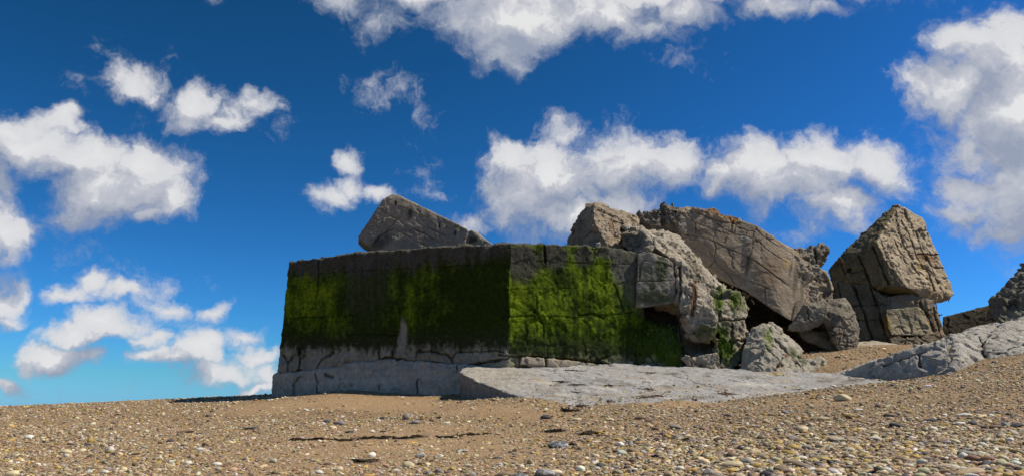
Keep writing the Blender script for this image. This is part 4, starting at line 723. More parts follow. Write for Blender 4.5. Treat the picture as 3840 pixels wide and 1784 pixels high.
for k, q in enumerate([[(3338, 1268, 11.6), (3370, 1258, 11.6), (3398, 1272, 11.55), (3392, 1296, 11.5), (3345, 1296, 11.5)], [(3395, 1262, 11.62), (3440, 1258, 11.62), (3460, 1280, 11.58), (3440, 1298, 11.5), (3398, 1298, 11.5)], [(3455, 1268, 11.62), (3500, 1258, 11.66), (3520, 1272, 11.62), (3490, 1290, 11.55), (3460, 1292, 11.5)]]):
    rock("rubble_stone", [piece(q, .25)], .011, rough=.4, base='dark', mottle='warm', seed=30 + k, label=["brown rubble stone under the left corner of the pale panel", "brown rubble stone under the middle of the pale panel", "dark rubble stone under the right corner of the pale panel"][k], cat="stone", group="rubble under the panelled block")
rock("pale_ledge", [piece([(3205, 1294, 11.3), (3220, 1282, 11.5), (3280, 1276, 11.6), (3320, 1282, 11.6), (3370, 1292, 11.3), (3365, 1306, 11.15), (3200, 1306, 11.1)], .3, .95)], .012, rough=.2, base='pale', mottle='grey', mat=M_CON, seed=33, label="thin pale concrete ledge in the sand at the tower's foot", cat="slab")
rock("far_wall", [piece([(3536, 1187, 13.2), (3740, 1136, 12.9), (3760, 1300, 12.7), (3530, 1310, 12.9)], .6, .95)], .016, rough=.14, base='dark', mottle='black', mott=.7, mat=M_CON, seed=34, label="dark olive concrete wall behind the pale slabs right of the tower", cat="wall")
rock("lichen_boulder", [piece([(3712, 1142, 10.9), (3754, 1108, 10.95), (3763, 1091, 11), (3802, 1050, 11.05), (3842, 992, 11.1), (3920, 900, 11.2), (4020, 880, 11.3), (4120, 960, 11.2), (4100, 1200, 10.7), (4130, 1330, 10.5), (3950, 1330, 10.4), (3920, 1240, 10.5), (3760, 1225, 10.6), (3722, 1180, 10.75), (3850, 1090, 10.65)], .9)], .015, rough=.8, base='grey', mottle='black', seed=35, stains_shade=[(3790, 1130, 40, 30, 0, 'black', .5), (3800, 1170, 40, 20, 0, 'lichen', .6)], label="dark lichen-blotched boulder cut by the right edge of the photo", cat="boulder")
def pale_color(col, V, N, px, py, front):
    n = fbm(V, 4, 4, .6, 33.); f = fbm(V, 18, 3, .65, 35.)
    c = np.array([.43, .39, .32]) * (1 + .25 * n + .25 * f)[:, None]
    s = sstep(.18, .42, fbm(V, 7, 4, .6, 37.))[:, None] * .65
    return c * (1 - s) + np.array([.13, .13, .125]) * s
rock("pale_slab", [piece([(3128, 1406, 9.4), (3160, 1392, 9.33), (3269, 1350, 9.1), (3354, 1322, 8.95), (3446, 1293, 8.82), (3540, 1272, 8.7), (3560, 1330, 8.55), (3550, 1430, 8.4), (3509, 1446, 8.5), (3434, 1455, 8.65), (3366, 1455, 8.8)], .5, .9)], .0115, rough=.34, mat=M_ROUGH, seed=36, colorfn=pale_color, cracks=[([(3310, 1368), (3380, 1345), (3450, 1325), (3470, 1315)], 5, .05), ([(3445, 1330), (3450, 1370)], 6, .05)], label="low grey slab with a dark rough front, tapering to a point on the ramp", cat="boulder", group="grey slabs on the right bank")
rock("pale_boulder", [piece([(3530, 1272, 9.1), (3566, 1250, 9.05), (3600, 1247, 9.05), (3640, 1288, 9.0), (3691, 1310, 8.95), (3711, 1352, 8.75), (3655, 1375, 8.5), (3611, 1402, 8.35), (3554, 1420, 8.3), (3503, 1430, 8.45), (3520, 1350, 8.75), (3600, 1330, 8.45)], .6, .9)], .0105, rough=.34, mat=M_ROUGH, seed=37, colorfn=pale_color, label="blocky grey boulder in the middle of the slabs on the right bank", cat="boulder", group="grey slabs on the right bank")
rock("pale_slab", [piece([(3602, 1246, 9.4), (3674, 1219, 9.5), (3740, 1208, 9.55), (3752, 1214, 9.5), (3720, 1250, 9.3), (3686, 1272, 9.1), (3680, 1300, 8.95), (3645, 1290, 9.0)], .5, .9)], .0105, rough=.34, mat=M_ROUGH, seed=38, colorfn=pale_color, cracks=[([(3670, 1262), (3690, 1290)], 4, .04)], label="small grey slab between the blocky boulder and the far olive wall", cat="boulder", group="grey slabs on the right bank")
rock("pale_slab", [piece([(3690, 1276, 9.0), (3756, 1210, 9.4), (3790, 1202, 9.45), (3850, 1228, 9.4), (3950, 1225, 9.3), (4000, 1300, 8.6), (3950, 1345, 8.2), (3840, 1350, 8.2), (3715, 1372, 8.4), (3694, 1340, 8.7)], .6, .9)], .0115, rough=.34, mat=M_ROUGH, seed=39, colorfn=pale_color, cracks=[([(3690, 1335), (3760, 1318), (3800, 1296), (3850, 1290)], 3.5, .03)], stains_shade=[(3740, 1262, 5, 8, 0, 'rust', .8)], label="large pale slab on the right bank against the photo's right edge", cat="boulder", group="grey slabs on the right bank")
rock("pale_slab", [piece([(3798, 1200, 9.7), (3842, 1184, 9.75), (3960, 1150, 9.8), (4050, 1200, 9.5), (3950, 1240, 9.3), (3845, 1228, 9.45)], .5, .9)], .0125, rough=.34, mat=M_ROUGH, seed=40, colorfn=pale_color, stains_shade=[(3828, 1224, 5, 6, 0, 'rust', .9)], label="pale slab stacked behind the large slab below the lichen-blotched boulder", cat="boulder", group="grey slabs on the right bank")

exec_pebbles = True
# ------------------------------------------------------------------ pebbles
PEB = [('tan', (0.46, 0.325, 0.180), .31), ('brown', (0.25, 0.165, 0.088), .16), ('ochre', (0.50, 0.325, 0.075), .13), ('cream', (0.62, 0.50, 0.28), .18), ('white', (0.70, 0.64, 0.50), .08), ('grey', (0.26, 0.225, 0.18), .06), ('dark grey', (0.065, 0.060, 0.058), .05), ('reddish', (0.25, 0.125, 0.07), .03)]
PC = np.array([c for _, c, _ in PEB]); PW = np.array([w for *_, w in PEB]); PW /= PW.sum()
def ground_at_pixel(px, py):
    px = np.asarray(px, float); py = np.asarray(py, float); r = ray(px, py); ds = np.geomspace(1.5, 14, 400); out = np.full(px.shape, np.nan)
    for i in range(len(px)):
        q = CAM + r[i] * (ds / r[i, 1])[:, None]; h = q[:, 2] - ground_z(q[:, 0], q[:, 1]); k = np.argmax(h < 0)
        if h[k] < 0 and k > 0: t = h[k - 1] / (h[k - 1] - h[k]); out[i] = ds[k - 1] + t * (ds[k] - ds[k - 1])
        elif h[0] < 0: out[i] = ds[0]
    return out
def ground_fine(x, y):
    z = ground_z(x, y); g = np.stack([x, y, 0 * x], 1); nr = np.exp(-np.maximum(np.hypot(x, y - 6) - 9, 0) / 3)
    return z + nr * (0.020 * fbm(g, 1.1, 3, 0.5, 3.0) + 0.010 * fbm(g, 5, 3, 0.5, 9.0))
slabpoly = ST[:, :2]
def in_poly(x, y, poly):
    ins = np.zeros(len(x), bool); n = len(poly)
    for i in range(n):
        x0, y0 = poly[i]; x1, y1 = poly[(i + 1) % n]
        c = ((y0 > y) != (y1 > y)) & (x < (x1 - x0) * (y - y0) / (y1 - y0 + 1e-12) + x0); ins ^= c
    return ins
def scatter(n, d0, d1, smin, smed, ssig, smax):
    # uniform over the visible fan of the beach (plus a margin to each side)
    y = np.sqrt(rng.uniform(d0 ** 2, d1 ** 2, n)); x = rng.uniform(-1, 1, n) * (0.72 * y + 1.6)
    z = ground_fine(x, y); P = np.stack([x, y, z], 1); px, py = proj(P)
    keep = rng.random(n) < shingle_density(px, py, P)
    big = sstep(1500, 3200, px) * sstep(1500, 1784, py)               # coarser shingle towards the near right
    s = np.clip(rng.lognormal(math.log(smed), ssig, n) * (0.82 + 0.62 * big), smin, smax)
    keep &= ~(in_poly(x, y, slabpoly) & (z < SLAB_Z(y) - 0.004))
    keep &= (y < 11.0) | (px < 1040)
    return P[keep], s[keep]
def slab_pebbles(n):
    k = rng.integers(0, len(slab_buried) - 1, n); A = np.array(slab_buried, float); t = rng.random((n, 1)); q = A[k] * (1 - t) + A[k + 1] * t
    q[:, 1] -= 4 + np.abs(rng.normal(0, 16, n)) + (rng.random(n) < .25) * rng.uniform(0, 70, n)
    P = on_slab(q[:, 0], q[:, 1]); return P, np.clip(rng.lognormal(math.log(.012), .45, n), .006, .035)
sets = [slab_pebbles(900), scatter(150000, 2.0, 4.2, .0035, .0078, .54, .040), scatter(122000, 4.2, 7.5, .006, .0112, .52, .052), scatter(68000, 7.5, 13.6, .012, .018, .45, .07)]
SP = np.concatenate([a for a, _ in sets]); SS = np.concatenate([b for _, b in sets])
ci = rng.choice(len(PEB), len(SS), p=PW)
SC = PC[ci] * rng.uniform(.5, 1.3, (len(SS), 1)) * (1 + rng.normal(0, .06, (len(SS), 3)))
asp = np.stack([rng.uniform(1.0, 1.7, len(SS)), rng.uniform(.75, 1.1, len(SS)), rng.uniform(.42, .8, len(SS))], 1)
SR = np.stack([rng.normal(0, .22, len(SS)), rng.normal(0, .22, len(SS)), rng.uniform(0, 6.28, len(SS))], 1)
SCL = SS[:, None] * .5 * asp
SP[:, 2] += SCL[:, 2] * rng.uniform(-.5, .55, len(SS))

# pebble shapes
def pebble_mesh(k, sub=2, ang=0.25):
    bm = bmesh.new(); bmesh.ops.create_icosphere(bm, subdivisions=sub, radius=1.0)
    V = np.array([v.co[:] for v in bm.verts]); o = k * 5.7
    cuts = np.random.default_rng(k).normal(size=(7, 3)); cuts /= np.linalg.norm(cuts, axis=1)[:, None]
    for c in cuts:
        h = V @ c; lim = .72 + .2 * (1 - ang) * (1 if ang < 1.2 else .3); V = V - np.maximum(h - lim, 0)[:, None] * c * .85
    V = V * (1 + .16 * fbm(V, .9, 2, .5, o))[:, None]
    for v, p in zip(bm.verts, V): v.co = p
    me = bpy.data.meshes.new("pebble"); bm.to_mesh(me); bm.free()
    me.polygons.foreach_set('use_smooth', np.ones(len(me.polygons), bool)); return me
def pebble_mat(name, instancer):
    m, N, b = new_mat(name); tc = N.new('ShaderNodeTexCoord'); P = tc.outputs['Object']
    if instancer:
        c = N.new('ShaderNodeAttribute', attribute_type='INSTANCER', attribute_name='pcol').outputs['Color']
    else: c = N.new('ShaderNodeObjectInfo').outputs['Color']
    oi = N.new('ShaderNodeObjectInfo').outputs['Random']
    Q = N.vec('ADD', P, N.vec('SCALE', (17.0, 31.0, 11.0), scale=oi))
    n = N.noise(Q, 1.6, 5, .65, .4); n2 = N.noise(Q, 9, 3, .6)
    v = N.math('MULTIPLY', N.math('MULTIPLY_ADD', n, .9, .55), N.math('MULTIPLY_ADD', n2, .5, .75))
    N.l.new(N.vec('SCALE', c, scale=v), b.inputs['Base Color']); b.inputs['Roughness'].default_value = .62
    b.inputs['Specular IOR Level'].default_value = .3
    N.l.new(bump(N, n2, .25, .05), b.inputs['Normal']); return m
def marbled_mat():
    m, N, b = new_mat("marbled_stone"); tc = N.new('ShaderNodeTexCoord'); P = tc.outputs['Object']; c = N.new('ShaderNodeObjectInfo').outputs['Color']
    n = N.noise(P, 1.8, 6, .7, 1.2); n2 = N.noise(P, 7, 4, .7)
    v = N.rng(N.math('ADD', n, N.math('MULTIPLY', n2, .35)), .62, .78)
    N.l.new(N.mix(v, c, (.55, .54, .50, 1)), b.inputs['Base Color']); b.inputs['Roughness'].default_value = .7
    N.l.new(bump(N, n2, .5, .08), b.inputs['Normal']); return m
M_MARB = marbled_mat()
M_PEBI = pebble_mat("pebble_stone", False); M_PEBG = pebble_mat("shingle_stone", True)

# the hand-placed stones of the photograph: px, py, width px, height px, colour name, shape word, tilt, label
H = [
 (1530, 1744, 42, 26, 'cream', 'smooth egg-shaped cream pebble on the sand, largest below the seaweed line', 10),
 (1268, 1762, 34, 22, 'cream', 'cream pebble with a pointed end left of the egg-shaped pebble', -20),
 (1195, 1775, 26, 16, 'white', 'white pebble with a grey underside at the near edge of the sand', 0),
 (2095, 1668, 68, 36, 'dark grey', 'angular blackish rock with pale veins lying alone below the slab', 0),
 (2040, 1770, 72, 44, 'grey', 'squarish grey and white mottled cobble at the bottom middle of the photo', 0),
 (1950, 1780, 60, 26, 'dark grey', 'low dark cobble cut by the bottom edge, left of the mottled grey cobble', 0),
 (3165, 1492, 62, 34, 'cream', 'pale greenish stone with a slanting top at the edge of the slab', 12),
 (1270, 1586, 40, 22, 'grey', 'round grey stone in the pebble drift below the bare sand', 0),
 (1523, 1562, 28, 28, 'grey', 'upright grey stone in the pebble drift, nearest the slab corner', 0),
 (1555, 1583, 40, 18, 'grey', 'flat pale grey stone just in front of the upright grey stone', -5),
 (1223, 1579, 28, 14, 'dark grey', 'black flat stone left of the round grey stone', 0),
 (1246, 1601, 30, 14, 'cream', 'cream flat stone below the round grey stone', 10),
 (1572, 1702, 36, 22, 'white', 'grey and white split stone below the seaweed line', -35),
 (1602, 1768, 32, 18, 'grey', 'blue-grey pebble right of the egg-shaped cream pebble', -12),
 (1645, 1762, 24, 18, 'grey', 'small grey pebble right of the blue-grey pebble', 0),
 (1885, 1778, 60, 26, 'brown', 'brown cobble at the bottom edge, just left of the low dark cobble', -10),
 (1730, 1686, 46, 16, 'brown', 'long flat brown stone right of the split stone', -3),
 (1748, 1710, 22, 13, 'ochre', 'orange pebble below the long flat brown stone', 0),
 (2048, 1563, 36, 18, 'dark grey', 'blue-black pebble on the sand below the left part of the slab', 0),
 (2405, 1567, 44, 18, 'brown', 'brown weed-tufted stone on the shingle below the middle of the slab', -10),
 (2163, 1574, 32, 14, 'cream', 'pale flat pebble left of the weed-tufted stone', -6),
 (2288, 1575, 28, 12, 'cream', 'pale oval pebble just left of the weed-tufted stone', 0),
 (2463, 1603, 34, 14, 'brown', 'dark purple-brown flat pebble below the weed-tufted stone', 0),
 (2535, 1598, 46, 20, 'grey', 'rough speckled grey stone right of the purple-brown pebble', 8),
 (2545, 1636, 34, 14, 'grey', 'flat two-tone grey pebble below the speckled stone', 12),
 (2380, 1690, 46, 20, 'brown', 'dull brown stone in the shingle under the purple-brown pebble', 10),
 (2294, 1718, 36, 12, 'cream', 'upper cream pebble of a touching pair in the middle shingle', 6),
 (2288, 1732, 30, 14, 'ochre', 'orange-cream pebble touching under the upper cream pebble', 0),
 (2750, 1743, 72, 28, 'cream', 'long pale stone with a brown shadowed side, largest of the middle right shingle', -5),
 (2802, 1737, 46, 28, 'grey', 'domed grey pebble with a white cap beside the long pale stone', 0),
 (2748, 1763, 42, 20, 'ochre', 'orange pebble beneath the long pale stone', 0),
 (2840, 1752, 30, 18, 'ochre', 'yellow-brown pebble right of the domed grey pebble', -20),
 (2812, 1757, 30, 14, 'white', 'white pebble below the domed grey pebble', 10),
 (2660, 1770, 44, 32, 'grey', 'triangular grey stone at the bottom of the middle right shingle', 0),
 (2612, 1770, 34, 26, 'brown', 'brown ochre stone left of the triangular grey stone', 0),
 (2510, 1772, 36, 24, 'tan', 'tan stone third to the left of the triangular grey stone', 0),
 (2552, 1752, 28, 18, 'white', 'pale round pebble above the tan stone', 0),
 (2780, 1715, 26, 16, 'cream', 'cream pebble above the domed grey pebble', 0),
 (2690, 1777, 36, 18, 'grey', 'slate-blue pebble at the bottom edge right of the triangular stone', 0),
 (3330, 1730, 54, 18, 'cream', 'long sausage-shaped cream pebble on the near right shingle', 3),
 (3415, 1729, 48, 18, 'tan', 'second long pebble right of the sausage-shaped cream pebble', 5),
 (3663, 1720, 60, 26, 'reddish', 'reddish-brown oval cobble, the reddest on the right shingle', 10),
 (3618, 1713, 30, 26, 'white', 'white domed pebble touching the reddish cobble', 0),
 (3640, 1697, 80, 24, 'grey', 'broad purple-grey stone behind the reddish cobble', 10),
 (3590, 1756, 30, 14, 'white', 'white oval pebble below the white domed pebble', -4),
 (3645, 1764, 112, 34, 'tan', 'long tan cobble below the reddish cobble, longest of the near right', -8),
 (3692, 1665, 32, 20, 'white', 'bluish white pebble above the broad purple-grey stone', 25),
 (3770, 1676, 52, 16, 'cream', 'long cream pebble right of the bluish white pebble', 8),
 (3810, 1690, 34, 16, 'ochre', 'golden pebble right of the long cream pebble', 12),
 (3475, 1705, 30, 18, 'dark grey', 'black pebble between ochre stones on the right shingle', 0),
 (3455, 1695, 22, 18, 'ochre', 'golden pebble touching the black pebble', -20),
 (3512, 1700, 40, 16, 'brown', 'dark olive pebble right of the black pebble', 0),
 (3440, 1712, 38, 14, 'ochre', 'brown-gold flat pebble left of the black pebble', 12),
 (3286, 1641, 40, 18, 'white', 'white pebble with a dark patch on the right shingle', 0),
 (3278, 1622, 34, 12, 'cream', 'smooth cream pebble above the white pebble with the dark patch', 0),
 (3143, 1646, 58, 24, 'tan', 'tan mottled stone left of the white pebble with the dark patch', 8),
 (3125, 1625, 30, 14, 'dark grey', 'dark flat pebble above the tan mottled stone', 0),
 (2978, 1637, 40, 26, 'grey', 'lavender-grey pebble far left of the tan mottled stone', 10),
 (2980, 1672, 34, 20, 'ochre', 'golden block-shaped pebble below the lavender-grey pebble', -8),
 (3030, 1672, 36, 20, 'grey', 'grey pebble right of the golden block-shaped pebble', 8),
 (3010, 1716, 36, 16, 'white', 'white pebble below the golden block-shaped pebble', 5),
 (3195, 1716, 32, 16, 'white', 'white pebble left of the sausage-shaped pebble', 15),
 (3005, 1745, 52, 24, 'brown', 'dull brown cobble near the bottom right of centre', 8),
 (3185, 1752, 34, 20, 'grey', 'speckled grey pebble below the sausage-shaped cream pebble', 0),
 (3222, 1541, 30, 11, 'white', 'bright white oval pebble on the right bank below the pale greenish stone', -3),
 (3090, 1570, 40, 16, 'cream', 'cream flat pebble at the head of the right shingle', -5),
 (3345, 1560, 42, 16, 'brown', 'dark brown flat pebble right of the bright white oval pebble', 5),
 (3365, 1594, 46, 18, 'dark grey', 'blackish long pebble in the middle of the right shingle', 8),
 (3495, 1576, 40, 14, 'dark grey', 'dark olive pebble right of the blackish long pebble', -5),
 (3620, 1553, 54, 14, 'white', 'long white pebble high on the right bank', -3),
 (3650, 1587, 30, 16, 'dark grey', 'blue-black pebble below the long white pebble', 0),
 (3605, 1586, 32, 14, 'white', 'stacked-looking white pebble left of the blue-black pebble', 3),
 (3503, 1606, 32, 18, 'white', 'white angular pebble right of the blackish long pebble', 15),
 (3235, 1608, 30, 12, 'white', 'white flat pebble left of the blackish long pebble', 0),
 (3815, 1595, 44, 18, 'dark grey', 'dark grey pebble at the right edge of the bank', -20),
 (3340, 1570, 24, 10, 'tan', 'tan pebble under the dark brown flat pebble', 0),
 (3700, 1650, 20, 12, 'cream', 'small cream pebble above the bluish white pebble', 0),
 (3410, 1668, 24, 14, 'ochre', 'yellow pebble above the second long pebble', 10),
 (3590, 1655, 40, 22, 'cream', 'cream and orange pebble left of the bluish white pebble', 25),
 (690, 1615, 62, 14, 'brown', 'dark stranded slab of driftwood bark on the left shingle', -8),
 (105, 1635, 30, 18, 'white', 'bluish white angular stone on the left shingle', 0),
 (408, 1693, 32, 26, 'white', 'white triangular stone on the left shingle', 0),
 (745, 1683, 32, 16, 'white', 'pale blue flat stone right of the white triangular stone', -8),
 (243, 1700, 42, 20, 'cream', 'pale green-grey stone left of the white triangular stone', 0),
 (245, 1714, 18, 14, 'white', 'small white pebble in front of the pale green-grey stone', 0),
 (458, 1757, 26, 20, 'cream', 'cream round pebble near the bottom left', -20),
 (38, 1775, 44, 26, 'cream', 'cream cobble in the bottom left corner', -15),
 (390, 1770, 24, 12, 'white', 'white pebble left of the cream round pebble', 0),
 (193, 1651, 24, 10, 'dark grey', 'dark flat pebble right of the bluish white angular stone', 0),
 (265, 1665, 40, 8, 'dark grey', 'thin dark stone below the dark flat pebble', 8),
 (335, 1651, 18, 22, 'ochre', 'olive ochre pebble on the left shingle', 0),
 (700, 1732, 30, 16, 'white', 'white flat pebble below the pale blue flat stone', -15),
 (810, 1742, 32, 14, 'white', 'white flat pebble right of the other one on the left foreground', 0),
 (215, 1752, 18, 12, 'ochre', 'small yellow pebble near the bottom left cobble', 10),
 (440, 1552, 26, 7, 'dark grey', 'thin black stone high on the left beach', -6),
 (932, 1606, 40, 10, 'dark grey', 'black stone patch on the sand before the wall', -4),
 (1310, 1616, 32, 10, 'dark grey', 'thin dark stone right of the cream flat stone', 0),
 (1437, 1615, 24, 8, 'dark grey', 'thin black stone on the sand above the seaweed line', 0),
 (1395, 1612, 20, 9, 'white', 'white pebble left of the thin black stone', 0),
 (1330, 1607, 16, 9, 'white', 'white pebble above the thin dark stone', 0),
]
base_px = np.array([h[:2] for h in H], float); hd = ground_at_pixel(base_px[:, 0], np.minimum(base_px[:, 1] + np.array([h[3] for h in H]) * .30, 1860))
PMESH = [pebble_mesh(k, 3, 0.2) for k in range(8)] + [pebble_mesh(k + 20, 3, 1.0) for k in range(4)]
PMESH += [pebble_mesh(40, 4, 1.6), pebble_mesh(43, 4, 1.6)]
for k, me in enumerate(PMESH): me.materials.append(M_MARB if k >= 12 else M_PEBI)
PCOL = {n: c for n, c, _ in PEB}
hero_xy = []
def put_pebble(P, scl, rot, col, label, k, group=None, name="pebble", cat="pebble"):
    o = bpy.data.objects.new(name, PMESH[k]); o.location = P; o.scale = scl; o.rotation_euler = rot; o.color = (*col, 1); C.objects.link(o)
    return tag(o, label, cat, group)
for i, (x, y, w, h, cn, lab, tl) in enumerate(H):
    d = hd[i]
    if not np.isfinite(d): continue
    p = pt(x, y + h * .30, d); m_px = d / F
    wx, hz = w * m_px * .56, h * m_px * .58; dy = max(min(wx, hz * 2.2) * .9, hz)
    p[1] += dy * .45; zg = ground_fine(np.array([p[0]]), np.array([p[1]]))[0]; p[2] = zg + hz * .30
    col = np.array(PCOL[cn]) * random.uniform(.85, 1.15); big = w > 30
    put_pebble(p.tolist(), (wx, dy, hz), (0, R(tl), random.uniform(-.3, .3)), col.tolist(), lab, 12 + i % 2 if ('mottled' in lab or 'veins' in lab or 'split' in lab) else (8 + i % 4 if ('angular' in lab or 'triangular' in lab or 'slanting' in lab or 'upright' in lab or 'rough' in lab) else i % 8), None, "cobble" if w > 44 else "pebble", "cobble" if w > 44 else "pebble")
    hero_xy.append((x, y, w, cn))
hero_xy = np.array([(a, b) for a, b, _, _ in hero_xy])
# next largest ones of the scatter, each its own object
spx, spy = proj(SP); rad = SS / np.maximum(SP[:, 1], .1) * F
vis = (spx > 5) & (spx < 3835) & (spy < 1780) & (spy > 1400) & (SP[:, 1] > 2)
score = np.where(vis, rad, 0); order = np.argsort(-score); N_IND = 300 - len(H)
taken = []; sel = np.zeros(len(SS), bool)
for i in order:
    if len(taken) >= N_IND: break
    if np.hypot(hero_xy[:, 0] - spx[i], (hero_xy[:, 1] - spy[i]) * 1.6).min() < 34: sel[i] = True; continue    # would overlap a placed stone: drop it
    taken.append(i); sel[i] = True
def zone(x, y):
    if y < 1530: return "at the top of the left beach" if x < 1040 else ("on the sand by the slab's front edge" if x < 3100 else "on the right bank below the grey slabs")
    col = ["far left", "left", "middle left", "middle", "middle right", "right", "far right"][min(int(x / 3840 * 7), 6)]
    row = "upper" if y < 1610 else ("central" if y < 1700 else "near")
    return f"on the {col} {row} shingle"
tx = spx[taken]; ty = spy[taken]; used = {}
allx = np.concatenate([tx, hero_xy[:, 0]]); ally = np.concatenate([ty, hero_xy[:, 1]]); seen_labels = {}
alln = [PEB[ci[i]][0] for i in taken] + [h[4] for h in H][:len(hero_xy)]
for n, i in enumerate(taken):
    a = asp[i]; shape = "long" if a[0] / a[1] > 1.55 else ("flat" if a[2] < .55 else ("rounded" if a[0] < 1.3 else "oval"))
    dq = np.hypot(allx - tx[n], (ally - ty[n]) * 1.5); dq[n] = 1e9; j = int(dq.argmin())
    side = "left" if tx[n] < allx[j] else "right"; up = "behind" if ty[n] < ally[j] - 8 else ("in front" if ty[n] > ally[j] + 8 else "just " + side)
    lab = f"{PEB[ci[i]][0]} {shape} pebble {up} of a {alln[j]} one {zone(tx[n], ty[n])}"
    lab = lab.replace("behind of", "behind").replace("just left of", "left of").replace("just right of", "right of")
    if lab in seen_labels:
        dq[j] = 1e9; j2 = int(dq.argmin()); lab = f"{PEB[ci[i]][0]} {shape} pebble between a {alln[j]} and a {alln[j2]} one {zone(tx[n], ty[n])}"
        if lab in seen_labels: dq[j2] = 1e9; lab = lab.replace(" one on", f" and a {alln[int(dq.argmin())]} one on").replace(" between", " amid")
    if len(lab.split()) > 16: lab = lab.replace(' a ', ' ')
    seen_labels[lab] = 1
    put_pebble(SP[i].tolist(), SCL[i].tolist(), SR[i].tolist(), SC[i].tolist(), lab, n % 8, "larger pebbles on the beach")
keep = ~sel
# everything smaller: one mass of shingle, instanced from the same kinds of stones
pm = bpy.data.meshes.new("shingle"); pm.from_pydata(SP[keep].tolist(), [], [])
def pat(n, typ, arr, field):
    a = pm.attributes.new(n, typ, 'POINT'); a.data.foreach_set(field, np.ascontiguousarray(arr).ravel())
c4 = np.ones((keep.sum(), 4), np.float32); c4[:, :3] = SC[keep]
pat('pcol', 'FLOAT_COLOR', c4, 'color'); pat('prot', 'FLOAT_VECTOR', SR[keep].astype(np.float32), 'vector'); pat('pscl', 'FLOAT_VECTOR', SCL[keep].astype(np.float32), 'vector')
pat('pvar', 'INT', rng.integers(0, 6, keep.sum()).astype(np.int32), 'value')
shingle = bpy.data.objects.new("shingle", pm); C.objects.link(shingle); tag(shingle, "countless small brown, ochre and white pebbles covering the beach", "shingle", None, "stuff")
gt = bpy.data.node_groups.new("shingle_nodes", 'GeometryNodeTree')
gt.interface.new_socket("Geometry", in_out='INPUT', socket_type='NodeSocketGeometry'); gt.interface.new_socket("Geometry", in_out='OUTPUT', socket_type='NodeSocketGeometry')
T = NT(gt); gin = T.new('NodeGroupInput'); gout = T.new('NodeGroupOutput')
join = T.new('GeometryNodeJoinGeometry')
for k in range(6):
    ic = T.new('GeometryNodeMeshIcoSphere'); ic.inputs['Subdivisions'].default_value = 2; ic.inputs['Radius'].default_value = 1.0
    nz = T.new('ShaderNodeTexNoise'); nz.noise_dimensions = '4D'; nz.inputs['Scale'].default_value = .8; nz.inputs['W'].default_value = k * 3.7; nz.inputs['Detail'].default_value = 1
    po = T.new('GeometryNodeInputPosition'); T.l.new(po.outputs[0], nz.inputs['Vector'])
    off = T.vec('SCALE', T.vec('SUBTRACT', nz.outputs['Color'], (.5, .5, .5)), scale=1.1)
    st = T.new('GeometryNodeSetPosition'); T.l.new(ic.outputs['Mesh'], st.inputs['Geometry']); T.l.new(off, st.inputs['Offset'])
    ss = T.new('GeometryNodeSetShadeSmooth'); T.l.new(st.outputs[0], ss.inputs[0])
    sm = T.new('GeometryNodeSetMaterial'); T.l.new(ss.outputs[0], sm.inputs['Geometry']); sm.inputs['Material'].default_value = M_PEBG
    gg = T.new('GeometryNodeGeometryToInstance'); T.l.new(sm.outputs[0], gg.inputs[0]); T.l.new(gg.outputs[0], join.inputs[0])
def named(n, t):
    q = T.new('GeometryNodeInputNamedAttribute'); q.data_type = t; q.inputs['Name'].default_value = n; return q.outputs['Attribute']
iop = T.new('GeometryNodeInstanceOnPoints'); T.l.new(gin.outputs[0], iop.inputs['Points']); T.l.new(join.outputs[0], iop.inputs['Instance'])
iop.inputs['Pick Instance'].default_value = True
T.l.new(named('pvar', 'INT'), iop.inputs['Instance Index']); T.l.new(named('pscl', 'FLOAT_VECTOR'), iop.inputs['Scale'])
e2r = T.new('FunctionNodeEulerToRotation'); T.l.new(named('prot', 'FLOAT_VECTOR'), e2r.inputs[0]); T.l.new(e2r.outputs[0], iop.inputs['Rotation'])
T.l.new(iop.outputs[0], gout.inputs[0])
md = shingle.modifiers.new("shingle", 'NODES'); md.node_group = gt

# ------------------------------------------------------------------ seaweed
def wrack(path, n, spread, label, mat, group=None, on_slab_flag=False, seed=0, thick=.006, name="dried_seaweed"):
    r = np.random.default_rng(seed); path = np.array(path, float)
    if on_slab_flag: P3 = np.array([on_slab(np.array(x), np.array(y)) for x, y in path])
    else:
        dd = ground_at_pixel(path[:, 0], path[:, 1]); P3 = pt(path[:, 0], path[:, 1], dd)
    V = []; Fs = []; seg = len(P3) - 1
    for _ in range(n):
        t = r.random() * seg; i = min(int(t), seg - 1); c = P3[i] + (P3[i + 1] - P3[i]) * (t - i); c = c + np.array([r.normal(), r.normal(), 0]) * spread
        dr = unit(P3[i + 1] - P3[i] + np.array([r.normal(), r.normal(), 0]) * .35 * np.linalg.norm(P3[i + 1] - P3[i])); L = r.uniform(.04, .11); pts_ = []
        for k in range(4):
            q = c + dr * L * (k / 3 - .5) + np.array([r.normal(), r.normal(), 0]) * .008
            z = SLAB_Z(q[1]) if on_slab_flag else ground_fine(q[:1], q[1:2])[0]
            q[2] = z + .004 + abs(r.normal()) * thick * 1.6; pts_.append(q)
        v, f = tube(pts_, thick * r.uniform(.6, 1.4), thick * .4, 4); o = len(V); V += v.tolist(); Fs += [tuple(a + o for a in ff) for ff in f]
    return tag(mesh_obj(name, V, Fs, mat), label, "seaweed", group)
G_ = "strands of dark seaweed on the beach"
wrack([(1108, 1650), (1135, 1647)], 16, .008, "short black seaweed tuft at the left start of the strand line", M_WRACK, G_, seed=1, thick=.0036)
wrack([(1155, 1652), (1180, 1650), (1215, 1650)], 30, .008, "thin black seaweed strand second from the left in the strand line", M_WRACK, G_, seed=2, thick=.0036)
wrack([(1250, 1651), (1290, 1653), (1330, 1649), (1380, 1645), (1412, 1644)], 46, .012, "longest thick black seaweed strand in the middle of the strand line", M_WRACK, G_, seed=3, thick=.0036)
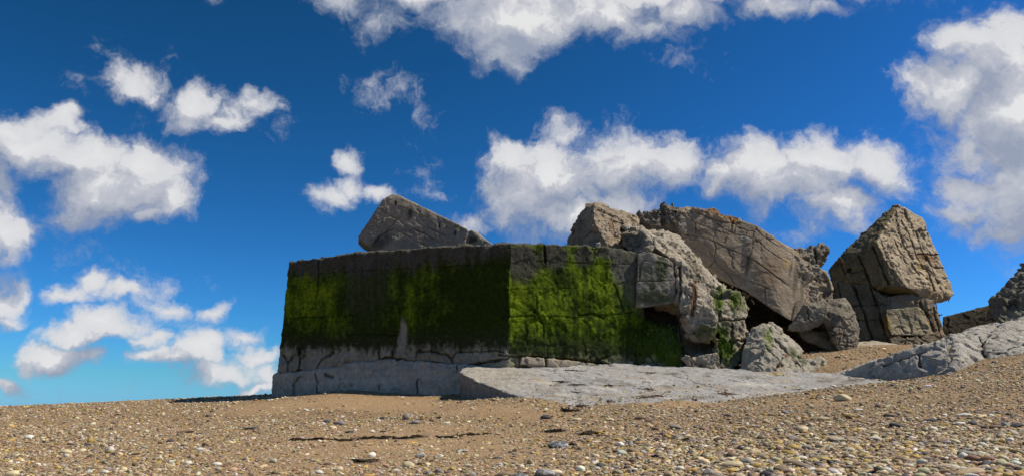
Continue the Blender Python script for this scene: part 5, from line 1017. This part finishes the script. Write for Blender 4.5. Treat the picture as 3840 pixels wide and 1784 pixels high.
wrack([(1425, 1645), (1455, 1643)], 18, .006, "small seaweed strand right of the thickest strand", M_WRACK, G_, seed=4, thick=.0036)
wrack([(1495, 1644), (1530, 1642), (1580, 1640)], 28, .006, "long thin seaweed strand below the bare sand", M_WRACK, G_, seed=5, thick=.0036)
wrack([(1645, 1640), (1680, 1637), (1730, 1632), (1790, 1630), (1850, 1627)], 42, .006, "wavy seaweed strand at the right end of the strand line", M_WRACK, G_, seed=6, thick=.0036)
wrack([(2055, 1621), (2090, 1621)], 22, .010, "dark seaweed scrap right of the strand line", M_WRACK, G_, seed=7, thick=.0036)
wrack([(2180, 1630), (2205, 1627), (2235, 1620)], 34, .012, "forked dark seaweed scrap below the slab's left half", M_WRACK, G_, seed=8, thick=.0036)
wrack([(2120, 1540), (2160, 1540)], 30, .014, "black seaweed knot at the foot of the slab", M_WRACK, G_, seed=9)
wrack([(2165, 1523), (2190, 1522)], 16, .010, "brown seaweed tuft touching the slab's front edge", M_WRACK, G_, seed=10)
wrack([(1350, 1737), (1385, 1735)], 16, .008, "black seaweed scrap left of the egg-shaped cream pebble", M_WRACK, G_, seed=11, thick=.0036)
GS = "dry seaweed scraps on the pale slab"
for k, (pth, n, mt, lb) in enumerate([
 ([(2090, 1432), (2125, 1433)], 16, M_WRACK, "dark seaweed scrap on the left of the slab, upper of two"),
 ([(2150, 1443), (2190, 1444)], 18, M_WRACK, "dark seaweed scrap on the left of the slab, lower of two"),
 ([(2130, 1389), (2170, 1391)], 14, M_WRACK, "small dark weed scrap high on the slab near the wall"),
 ([(2420, 1399), (2450, 1398)], 14, M_WRACK2, "brown weed scrap on the slab below the broken wall end"),
 ([(2280, 1447), (2310, 1448)], 12, M_WRACK, "thin dark weed scrap in the middle of the slab"),
 ([(2400, 1490), (2440, 1488), (2475, 1486)], 44, M_WRACK2, "largest brown weed mat at the slab's front edge"),
 ([(2420, 1456), (2450, 1466)], 16, M_WRACK2, "brown weed wisp above the largest weed mat"),
 ([(2710, 1478), (2760, 1480)], 18, M_WRACK2, "brown weed wisp on the right half of the slab"),
 ([(2140, 1472), (2180, 1473)], 14, M_WRACK2, "brown weed scrap near the slab's front left"),
 ([(2980, 1461), (3000, 1461)], 6, M_WRACK, "single dark weed fleck on the slab's right end"),
 ([(2082, 1385), (2090, 1394)], 5, M_WRACK2, "thin brown twig-like weed high on the slab's left")]):
    wrack(pth, n, .028, lb, mt, GS, True, 40 + k, .0032)
